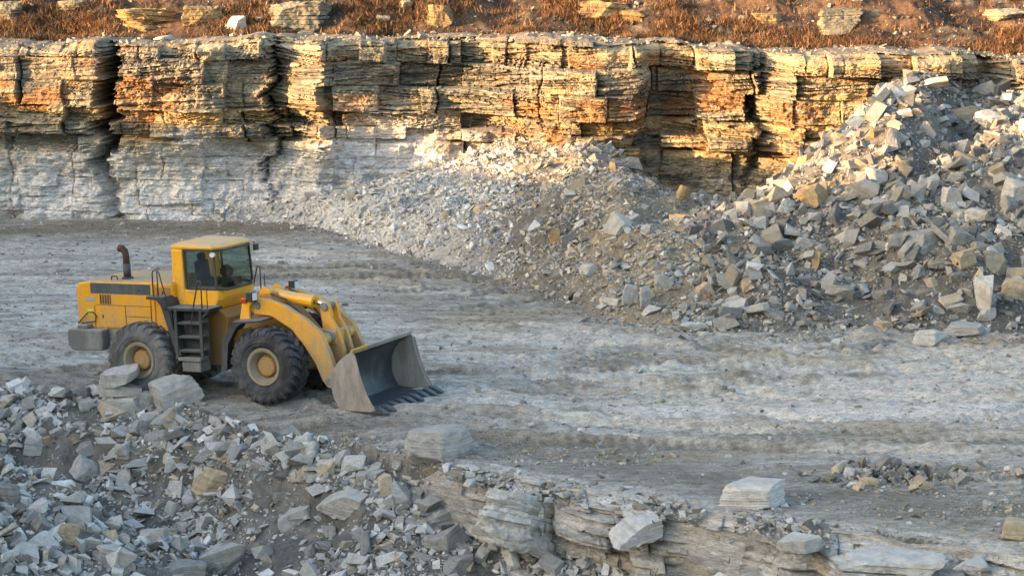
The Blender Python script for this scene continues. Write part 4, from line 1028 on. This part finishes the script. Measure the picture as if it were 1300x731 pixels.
# rear frame and hood
MB().box(-3.25, .1, -.48, .48, .72, 1.62).box(-2.2, -1.4, -1.0, 1.0, .78, 1.12).build('rear_frame', M['yellow_grimy_shade'], root, .03)
hood = MB().prism([(-3.86, 1.6), (-3.88, 2.62), (-3.78, 2.76), (-3.5, 2.80), (-1.75, 2.83), (-.95, 2.83), (-.95, 1.6)], -1.0, 1.0).build('engine_hood', M['yellow'], root, .06, seg=3)
MB().box(-3.42, -2.14, -1.012, -1.0, 2.5, 2.76).box(-2.125, -1.62, -1.012, -1.0, 2.5, 2.76).build('side_stripe', M['stripe'], hood, .004)
MB().box(-3.30, -2.40, -1.014, -1.0, 1.66, 2.20).build('access_panel', M['yellow'], hood, .006)
MB().box(-2.375, -1.64, -1.014, -1.0, 1.95, 2.20).build('access_panel', M['yellow'], hood, .006)
MB().box(-2.375, -1.64, -1.014, -1.0, 1.66, 1.93).build('access_panel', M['yellow'], hood, .006)
MB().box(-3.09, -3.06, -1.03, -1.014, 1.88, 1.97).box(-1.98, -1.93, -1.03, -1.012, 2.60, 2.64).build('latch', M['black'], hood, .003)
g = MB()
g.box(-3.15, -2.82, -1.006, -1.0, 2.235, 2.47)
g.build('vent_grille', M['black'], hood)
g = MB()
for k in range(4): g.box(-3.10+k*.075, -3.065+k*.075, -1.016, -1.006, 2.235, 2.47)
g.build('vent_slat', M['yellow_grimy_shade'], hood)
MB().box(-3.30, -1.64, -1.006, -.99, 2.205, 2.217).box(-2.396, -2.380, -1.006, -.99, 1.64, 2.2).box(-3.33, -3.315, -1.006, -.99, 1.64, 2.2).box(-1.63, -1.615, -1.006, -.99, 1.64, 2.46).box(-2.37, -1.64, -1.006, -.99, 1.934, 1.946).build('panel_gap', M['black'], hood)
MB().box(-3.58, -3.30, -1.010, -1.0, 2.30, 2.40).build('badge', M['plate'], hood)
MB().box(-3.55, -3.38, -1.006, -1.0, 1.93, 2.10).build('warning_sticker', M['lime'], hood)
MB().box(-1.52, -1.48, -1.008, -1.0, 1.62, 2.78).box(-1.46, -1.03, -1.012, -1.0, 2.38, 2.70).build('hood_seam', M['yellow_grimy_shade'], hood)
MB().box(-1.40, -1.36, -1.02, -1.012, 2.44, 2.62).box(-1.27, -1.23, -1.02, -1.012, 2.44, 2.62).build('vent_grille', M['black'], hood)
MB().tube([(-3.84, -1.03, 1.72), (-3.7, -1.06, 1.84), (-3.5, -1.05, 2.02), (-3.36, -1.05, 2.03), (-3.24, -1.05, 1.92), (-3.3, -1.05, 1.80), (-3.55, -1.05, 1.76), (-3.72, -1.04, 1.73)], .016, 6).build('hose', M['rail'], hood, smooth=True)
cw = MB().prism([(-4.0, 1.18), (-4.02, 1.56), (-3.96, 1.62), (-2.95, 1.62), (-2.95, 1.10), (-3.85, 1.08)], -1.28, 1.28).build('counterweight', M['dusty_steel'], root, .04)
MB().box(-3.72, -3.42, -1.24, -.95, 1.62, 1.72).build('counterweight_step', M['dusty_steel'], cw, .02)
MB().box(-2.95, -2.52, -1.0, 1.0, 1.14, 1.60).prism([(-3.0, 1.1), (-2.6, 1.14), (-2.75, .86), (-2.86, .82)], -1.0, -.9).build('tow_block', M['dusty_steel'], cw, .03)
ex = MB().tube([(-2.62, -.52, 2.80), (-2.62, -.52, 2.86)], .15, 18).tube([(-2.62, -.52, 2.83), (-2.63, -.52, 3.20)], .098, 18).build('exhaust_pipe', M['exhaust'], root, smooth=True)
MB().tube([(-2.63, -.52, 3.18), (-2.635, -.52, 3.42), (-2.66, -.52, 3.51), (-2.74, -.52, 3.57), (-2.82, -.52, 3.58)], [.088, .086, .088, .092, .095], 16).build('exhaust_elbow', M['rust_red'], ex, smooth=True)
MB().tube([(-2.95, -.75, 2.82), (-2.93, -.75, 2.90), (-2.78, -.75, 2.90), (-2.76, -.75, 2.82)], .02, 8).build('hood_handle', M['rail'], hood, smooth=True)

# cab
cab = MB()
cab.prism([(-1.05, 2.14), (-1.05, 2.72), (.24, 2.72), (.24, 2.44), (.08, 2.14)], -.82, .82)
cab.build
cabo = cab.build('cab', M['yellow_clean'], root, .04, seg=3)
MB().prism([(-1.07, 2.16), (-1.07, 3.84), (-.74, 3.84), (-.70, 2.16)], -.84, -.60).build('rear_pillar', M['yellow_clean'], cabo, .05, seg=3)
MB().prism([(-1.07, 2.70), (-1.07, 3.84), (-.74, 3.84), (-.72, 2.70)], .60, .84).build('rear_pillar', M['yellow_clean'], cabo, .05, seg=3)
MB().box(-1.06, -1.02, -.6, .6, 2.70, 3.05).build('rear_panel', M['yellow_clean'], cabo)
roof = MB().loft([[(-1.14, -.90, 3.83), (.18, -.90, 3.83), (.36, -.62, 3.83), (.36, .62, 3.83), (.18, .90, 3.83), (-1.14, .90, 3.83)],
                  [(-1.16, -.92, 3.93), (.20, -.92, 3.91), (.40, -.64, 3.90), (.40, .64, 3.90), (.20, .92, 3.91), (-1.16, .92, 3.93)],
                  [(-.98, -.74, 4.01), (.08, -.74, 3.98), (.20, -.5, 3.97), (.20, .5, 3.97), (.08, .74, 3.98), (-.98, .74, 4.01)]]).build('cab_roof', M['yellow_clean'], cabo, .03, seg=3)
fr = MB()
def bar(m_, a, b, t=.032): m_.tube([a, b], t, 4)
A0, A1 = (-.66, -.815, 2.74), (-.70, -.815, 3.80); B0, B1 = (.20, -.815, 2.74), (.14, -.80, 3.80)
C0, C1 = (.34, -.55, 2.70), (.30, -.55, 3.80); D0, D1 = (.34, .55, 2.70), (.30, .55, 3.80); E0, E1 = (.20, .815, 2.74), (.14, .80, 3.80); G0, G1 = (-.66, .815, 2.74), (-.70, .815, 3.80)
for a, b in ((A0, A1), (B0, B1), (E0, E1), (G0, G1), (A0, B0), (A1, B1), (B0, C0), (C0, D0), (D0, E0), (G0, E0), (B1, C1), (D1, E1), (G1, E1), (C1, D1)): bar(fr, a, b)
fr.build('window_frame', M['black'], cabo)
def pane(name, *q):
    m_ = MB(); m_.bm.faces.new([m_.bm.verts.new(p) for p in q]); return m_.build(name, M['glass'], cabo)
pane('door_window', A0, B0, B1, A1); pane('side_window', G0, E0, E1, G1)
pane('windshield', C0, D0, D1, C1); pane('corner_window', B0, C0, C1, B1); pane('corner_window', D0, E0, E1, D1)
pane('rear_window', (-1.03, -.6, 3.05), (-1.03, .6, 3.05), (-1.03, .6, 3.82), (-1.03, -.6, 3.82))
MB().prism([(.18, 2.45), (.20, 2.72), (.33, 2.70), (.26, 2.45)], -.6, .6).build('front_panel', M['yellow_clean'], cabo, .03)
seat = MB().box(-.75, -.25, -.25, .25, 2.74, 2.92).box(-.80, -.66, -.25, .25, 2.85, 3.42, (0, -.12, 0)).box(-.80, -.70, -.15, .15, 3.42, 3.62, (0, -.12, 0)).build('operator_seat', M['seat'], cabo, .05, seg=3)
MB().tube([(.12, 0, 2.70), (-.02, 0, 3.10)], .05, 8).lathe_y([(-.015, .19), (.015, .19)], (-.02, 0, 3.12), 24).build('steering_column', M['seat'], cabo)
MB().box(.02, .2, -.35, .35, 2.72, 2.95).build('dashboard', M['seat'], cabo, .03)
MB().box(-.60, -.45, -.835, -.82, 2.62, 2.66).build('door_handle', M['plate'], cabo)
MB().lathe_y([(-.03, .05), (-.03, .07), (.05, .06)], (.16, -.86, 3.70), 16).build('work_lamp', M['lamp_lens'], cabo, smooth=False)
MB().box(.38, .46, .62, .78, 3.62, 3.80).tube([(.40, .7, 3.80), (.36, .66, 3.88)], .015, 6).build('mirror', M['black'], cabo, .01)

# cab base and articulation
MB().prism([(-.95, 1.2), (-.95, 2.14), (.10, 2.14), (.32, 1.95), (.30, .75), (-.30, .75)], -.60, .60).box(.30, .75, -.32, .32, .95, 1.25).box(.30, .75, -.32, .32, 1.62, 1.86).build('frame_joint', M['yellow_grimy_shade'], root, .03)
MB().tube([(.55, -.05, .8), (.55, -.05, 2.0)], .14, 16).tube([(.20, -.45, 1.1), (.95, -.45, 1.16)], .07, 12).tube([(.25, -.30, 1.85), (.5, -.42, 1.70), (.75, -.4, 1.55), (1.0, -.3, 1.65)], .028, 8).tube([(.25, -.22, 1.75), (.5, -.34, 1.55), (.75, -.32, 1.42), (1.0, -.25, 1.5)], .028, 8).build('steering_cylinder', M['black'], root, smooth=True)

# platform, ladder, handrails (right side)
for s in (-1, 1):
    st = 's' if s < 0 else 'o'
    ya, yb = sorted((s*1.38, s*.78)); yo0, yo1 = sorted((s*1.40, s*1.35))
    MB().box(-1.0, .32, ya, yb, 2.20, 2.28).prism([(.32, 2.28), (.32, 2.20), (.10, 2.02), (.02, 2.02)], *sorted((s*1.38, s*.9))).build('platform', M['black'], root, .012)
    gp_ = MB().prism([(-1.50, 2.46), (-1.50, 2.53), (-.98, 2.53), (-.90, 2.36), (-.56, 1.10), (-.70, 1.10), (-1.08, 2.30), (-1.20, 2.44)], ya, yb)
    gp_.build('rear_fender', M['black'], root, .012)
    ld = MB().prism([(-.70, 1.02), (-.70, 2.2), (-.62, 2.2), (-.62, 1.02)], yo0, yo1).prism([(.02, 1.02), (.02, 2.2), (.10, 2.2), (.10, 1.02)], yo0, yo1).box(-.66, .06, *sorted((s*1.04, s*1.0)), 1.0, 2.2).build('ladder', M['black'], root, .01)
    for z in (1.90, 1.56, 1.22): MB().box(-.62, .02, *sorted((s*1.38, s*1.10)), z-.03, z+.02).build('step', M['black'], ld, .006)
    MB().box(-.62, .02, *sorted((s*1.42, s*1.04)), .98, 1.06).build('step', M['dusty_steel'], ld, .006)
    MB().box(-.56, -.02, *sorted((s*1.36, s*.9)), .70, .97).build('tool_box', M['dusty_steel'], root, .03)
    yy = s*1.34
    MB().tube([(-1.30, yy, 2.5), (-1.30, yy, 3.10), (-1.27, yy, 3.16), (-1.18, yy, 3.18), (-1.10, yy, 3.12), (-1.02, yy, 2.8), (-.80, yy, 2.1), (-.74, yy, 1.7)], .017, 8).tube([(-1.16, yy, 2.5), (-1.16, yy, 3.17)], .017, 8).build('handrail', M['rail'], root, smooth=True)
    MB().tube([(.10, yy, 2.22), (.10, yy, 2.88), (.07, yy, 2.95), (.02, yy, 2.95), (-.14, yy, 2.35), (-.24, yy, 1.88), (-.26, yy, 1.72), (-.22, yy, 1.66)], .017, 8).tube([(.24, yy*.98, 2.25), (.24, yy*.98, 2.74)], .014, 8).build('handrail', M['rail'], root, smooth=True)

# front frame, fenders, lamps
MB().prism([(.68, .70), (.68, 1.85), (1.0, 2.0), (1.1, 2.52), (1.5, 2.56), (1.75, 2.2), (2.45, 1.5), (2.5, .75)], -.50, .50).box(1.45, 2.15, -1.0, 1.0, .78, 1.08).build('front_frame', M['yellow_grimy_shade'], root, .03)
MB().box(.62, .95, -1.0, -.52, 1.2, 1.75).build('hydraulic_tank', M['yellow'], root, .04)
MB().box(.62, .95, .52, 1.0, 1.2, 1.75).build('hydraulic_tank', M['yellow'], root, .04)
for s in (-1, 1):
    y0, y1 = sorted((s*1.44, s*.80))
    MB().prism([(.62, .78), (.68, 1.52), (1.00, 2.00), (1.78, 2.06), (1.78, 2.01), (1.04, 1.95), (.74, 1.50), (.68, .78)], y0, y1).prism([(.63, .80), (.69, 1.52), (1.0, 1.99), (1.3, 2.0), (1.10, 1.85), (.85, 1.45), (.78, .80)], *sorted((s*1.435, s*1.405))).build('front_fender', M['black'], root, .01)
    MB().prism([(.92, 1.90), (1.02, 2.38), (1.18, 2.44), (1.30, 2.44), (1.22, 2.30), (1.22, 1.98)], *sorted((s*1.0, s*.93))).build('lamp_bracket', M['yellow_clean'], root, .012)
    hl = MB().box(1.20, 1.38, *sorted((s*.86, s*1.10)), 2.44, 2.68).build('headlight', M['black'], root, .03)
    MB().box(1.38, 1.392, *sorted((s*.89, s*1.07)), 2.47, 2.65).build('lens', M['lamp_lens'], hl)
    MB().box(1.02, 1.18, *sorted((s*.99, s*1.06)), 2.40, 2.52).build('turn_signal', M['red_lens'], root, .02)

# boom, crank, cylinder
BO = [(1.12, 2.38), (1.26, 2.50), (1.62, 2.49), (2.16, 2.33), (2.71, 2.03), (3.08, 1.74), (3.32, 1.25), (3.46, .82), (3.40, .48), (3.24, .40), (3.10, .56), (2.92, .98), (2.66, 1.36), (2.30, 1.78), (1.75, 2.08), (1.28, 2.12), (1.10, 2.24)]
for s in (-1, 1):
    MB().prism(BO, *sorted((s*.86, s*.70))).build('boom_arm', M['yellow'], root, .015)
MB().tube([(3.0, -.72, 1.52), (3.0, .72, 1.52)], .15, 20).box(2.72, 3.2, -.30, .30, 1.35, 1.72).build('boom_crossbeam', M['yellow'], root, .02)
MB().tube([(1.36, -.9, 2.34), (1.36, .9, 2.34)], .10, 18).tube([(3.30, -.92, .56), (3.30, .92, .56)], .09, 18).build('boom_pin', M['dusty_steel'], root)
bc_ = MB()
BCP = [(2.74, 2.30), (2.84, 2.38), (2.96, 2.36), (3.02, 2.22), (3.06, 1.95), (3.26, 1.62), (3.38, 1.2), (3.36, .84), (3.24, .74), (3.10, .84), (3.02, 1.2), (2.84, 1.46), (2.78, 1.9)]
bc_.prism(BCP, -.24, -.12); bc_.prism(BCP, .12, .24)
bco = bc_.build('bell_crank', M['yellow'], root, .015)
MB().tube([(2.88, -.30, 2.26), (2.88, .30, 2.26)], .10, 20).tube([(3.04, -.42, 1.55), (3.04, .42, 1.55)], .15, 24).tube([(3.04, -.45, 1.55), (3.04, -.41, 1.55)], .10, 24).tube([(3.25, -.28, .86), (3.25, .28, .86)], .08, 16).build('pivot_pin', M['dusty_steel'], bco, .008)
MB().prism([(3.18, .80), (3.20, .92), (3.62, .94), (3.62, .80)], -.10, .10).build('bucket_link', M['yellow_grimy_shade'], root, .02)
tcy = MB().tube([(1.30, 0, 2.46), (1.36, 0, 2.46), (2.40, 0, 2.34), (2.46, 0, 2.33)], [.12, .15, .15, .16], 20).box(1.10, 1.36, -.14, .14, 2.34, 2.58).build('tilt_cylinder', M['yellow_clean'], root, .008)
MB().tube([(2.42, 0, 2.335), (2.90, 0, 2.26)], .065, 16).build('rod', M['chrome'], tcy, smooth=True)
MB().prism([(1.05, 2.2), (1.10, 2.62), (1.22, 2.70), (1.36, 2.66), (1.5, 2.4), (1.6, 2.2)], -.32, -.22).prism([(1.05, 2.2), (1.10, 2.62), (1.22, 2.70), (1.36, 2.66), (1.5, 2.4), (1.6, 2.2)], .22, .32).build('tower_bracket', M['yellow'], root, .02)
MB().tube([(1.5, -.42, 2.55), (1.9, -.40, 2.42), (2.3, -.35, 2.05), (2.6, -.3, 1.75)], .03, 8).tube([(1.5, .42, 2.55), (1.9, .40, 2.42), (2.3, .35, 2.05), (2.6, .3, 1.75)], .03, 8).build('hydraulic_hose', M['rail'], root, smooth=True)
for s in (-1, 1):
    lc = MB().tube([(1.2, s*.58, 1.1), (2.35, s*.58, 1.45)], .10, 16).build('lift_cylinder', M['yellow_grimy_shade'], root, smooth=True)
    MB().tube([(2.33, s*.58, 1.44), (2.75, s*.58, 1.58)], .05, 12).build('rod', M['chrome'], lc, smooth=True)

# bucket
OUT = [(4.36, 1.42), (4.02, 1.22), (3.80, .98), (3.70, .70), (3.72, .40), (3.86, .14), (4.05, .02), (5.02, .0)]
def inset(P, t):
    r_ = []
    for k, (x, z) in enumerate(P):
        a = P[max(k-1, 0)]; b_ = P[min(k+1, len(P)-1)]; dx, dz = b_[0]-a[0], b_[1]-a[1]; L = math.hypot(dx, dz)
        r_.append((x-dz/L*t, z+dx/L*t))
    return r_
def densify(P, n=4):
    # Catmull-Rom through the corner points
    o = []
    for k in range(len(P)-1):
        p0, p1, p2, p3 = P[max(k-1, 0)], P[k], P[k+1], P[min(k+2, len(P)-1)]
        for i in range(n):
            t = i/n
            o.append(tuple(.5*((2*p1[c])+(-p0[c]+p2[c])*t+(2*p0[c]-5*p1[c]+4*p2[c]-p3[c])*t*t+(-p0[c]+3*p1[c]-3*p2[c]+p3[c])*t**3) for c in (0, 1)))
    return o+[P[-1]]
OD = densify(OUT); IN = inset(OD, .05)
BW = 1.56
bk = MB(); bk.prism(OD+IN[::-1], -BW+.05, BW-.05)
bko = bk.build('bucket', M['bucket_in'], root, .006)
FRONT = [(5.0, .02), (4.74, .42), (4.56, .86), (4.46, 1.30)]
side = OD[:-1]+[(5.02, .0)]+FRONT[1:]
for s in (-1, 1):
    MB().prism(side, *sorted((s*(BW+.012), s*(BW-.048)))).build('side_plate', M['bucket_out'], bko, .006)
    MB().prism([(5.06, .02), (4.80, .42), (4.62, .86), (4.50, 1.30), (4.44, 1.30), (4.54, .86), (4.70, .42), (4.92, .02)], *sorted((s*(BW+.03), s*(BW+.012)))).build('side_cutter', M['bucket_out'], bko, .004)
SPL = [(4.30, 1.36), (4.35, 1.47), (4.43, 1.45), (4.38, 1.35)]
MB().prism(SPL, -BW, -.75).build('spill_edge', M['bucket_yellow'], bko, .01)
MB().prism(SPL, -.745, BW).build('spill_edge', M['bucket_out'], bko, .01)
MB().prism([(4.9, -.03), (4.9, .0), (5.0, .06), (5.22, .0), (5.22, -.03)], -BW-.03, BW+.03).build('cutting_edge', M['bucket_in'], bko, .006)
for k in range(9):
    yk = -BW+.08+k*(2*BW-.16)/8
    t = MB(); w0, w1 = .10, .065
    t.loft([[(4.98, yk-w0, -.045), (4.98, yk+w0, -.045), (4.98, yk+w0, .13), (4.98, yk-w0, .13)],
            [(5.14, yk-w0, -.05), (5.14, yk+w0, -.05), (5.14, yk+w0, .10), (5.14, yk-w0, .10)],
            [(5.38, yk-w1, -.04), (5.38, yk+w1, -.04), (5.38, yk+w1, -.005), (5.38, yk-w1, -.005)]])
    t.build('tooth', M['bucket_in'], bko, .01)
for s in (-1, 1):
    MB().prism([(3.22, .42), (3.22, .70), (3.45, .86), (3.70, .86), (3.68, .42), (3.5, .36)], *sorted((s*.98, s*.90))).build('hinge_plate', M['bucket_out'], bko, .01)

# wheels
RT, HWD = .94, .36
def wheel(cx, side, dusty):
    w = bpy.data.objects.new('wheel', None); COL.objects.link(w); w.parent = root; w.location = (cx, side*1.10, RT-.01)
    prof = [(-.25, .44), (-.30, .47), (-.345, .54), (-.365, .66), (-.36, .76), (-.34, .83), (-.30, .868), (-.2, .878), (0, .882), (.2, .878), (.30, .868), (.34, .83), (.36, .76), (.365, .66), (.345, .54), (.30, .47), (.25, .44)]
    t = MB().lathe_y(prof, (0, 0, 0), 72, False)
    nl = 24
    for k in range(nl):
        for sd in (-1, 1):
            t0 = 6.28318*(k+(.5 if sd > 0 else 0))/nl
            st_ = [(.015, .935, .90, 0.0), (.13, .940, .86, .075), (.24, .936, .84, .15), (.325, .915, .80, .19), (.368, .845, .74, .205), (.372, .77, .72, .21)]
            secs = []
            for (yv, ro, ri, sk) in st_:
                hw = .062 if yv < .3 else .058
                th = t0+sk
                secs.append([(ro*math.cos(th-hw), sd*yv, ro*math.sin(th-hw)), (ro*math.cos(th+hw), sd*yv, ro*math.sin(th+hw)), (ri*math.cos(th+hw*1.2), sd*(yv-.02), ri*math.sin(th+hw*1.2)), (ri*math.cos(th-hw*1.2), sd*(yv-.02), ri*math.sin(th-hw*1.2))])
            t.loft(secs)
    t.lathe_y([(-.366, .60), (-.373, .61), (-.373, .635), (-.366, .645)], (0, 0, 0), 72, False)
    t.build('tyre', M['tyre_dusty'] if dusty else M['tyre'], w)
    r_ = MB()
    for sd in (-1, 1):
        f = sd
        pr = [(.05, .10), (.06, .28), (.14, .30), (.22, .335), (.27, .36), (.30, .37), (.32, .40), (.33, .44), (.31, .46), (.26, .46)]
        r_.lathe_y([(f*a, b_) for a, b_ in pr], (0, 0, 0), 48, False)
        r_.lathe_y([(f*.30, .392), (f*.318, .392), (f*.318, .380), (f*.30, .375)], (0, 0, 0), 48, False)
    r_.build('rim', M['rim'], w, smooth=False)
    hb = MB()
    for sd in (-1, 1):
        hb.lathe_y([(sd*.04, .26), (sd*.13, .255), (sd*.17, .235), (sd*.19, .20), (sd*.195, .12), (sd*.20, .11), (sd*.20, .02)], (0, 0, 0), 32)
        for k in range(16):
            a = 6.28318*k/16; hb.tube([(.225*math.cos(a), sd*.15, .225*math.sin(a)), (.225*math.cos(a), sd*.195, .225*math.sin(a))], .016, 6)
    hb.build('hub', M['hub'], w)
    w.rotation_euler = (0, random.uniform(0, 6.28), 0)
for cx_, dusty in ((1.8, False), (-1.8, True)):
    for sd in (-1, 1): wheel(cx_, sd, dusty)

# proportions checked against the photograph: lower cab with a smaller roof, shorter and narrower bucket
def descend(o): return [o]+[c for c in COL.objects if c.parent == o]
for o in descend(cabo):
    for v_ in o.data.vertices:
        v_.co.z = 2.14+(v_.co.z-2.14)*.885
        if o is roof: v_.co.x = -.40+(v_.co.x+.40)*.90; v_.co.y *= .93
for o in descend(bko):
    for v_ in o.data.vertices:
        v_.co.x = 3.70+(v_.co.x-3.70)*.87; v_.co.y *= .93

# ------------------------------------------------------------------ light
w = bpy.data.worlds.new('World'); scene.world = w; w.use_nodes = True
nt = w.node_tree; bg = nt.nodes['Background']
sky = nt.nodes.new('ShaderNodeTexSky'); sky.sky_type = 'NISHITA'; sky.sun_disc = False
sky.sun_elevation = SUN_EL
sun_dir = Vector((-math.cos(SUN_AZ)*math.cos(SUN_EL), -math.sin(SUN_AZ)*math.cos(SUN_EL), math.sin(SUN_EL)))   # towards the sun
sky.sun_rotation = math.atan2(sun_dir.x, sun_dir.y)
sky.air_density = 1.0; sky.dust_density = 3.5; sky.ozone_density = 1.1
nt.links.new(sky.outputs[0], bg.inputs[0]); bg.inputs[1].default_value = .15
sd_ = bpy.data.lights.new('sun', 'SUN'); sd_.energy = 3.2; sd_.angle = math.radians(.6); sd_.color = (1.0, .58, .27)
so = bpy.data.objects.new('sun', sd_); COL.objects.link(so); so.rotation_euler = (-sun_dir).to_track_quat('-Z', 'Y').to_euler()
so.location = sun_dir*150

vs_ = scene.view_settings; scene.display_settings.display_device = 'sRGB'
vs_.view_transform = 'Standard'; vs_.look = 'None'; vs_.gamma = 1; vs_.exposure = 2.36; vs_.use_curve_mapping = False
scene.render.engine = 'CYCLES'
scene.cycles.use_denoising = True
scene.cycles.max_bounces = 6; scene.cycles.diffuse_bounces = 3; scene.cycles.glossy_bounces = 3; scene.cycles.transparent_max_bounces = 8
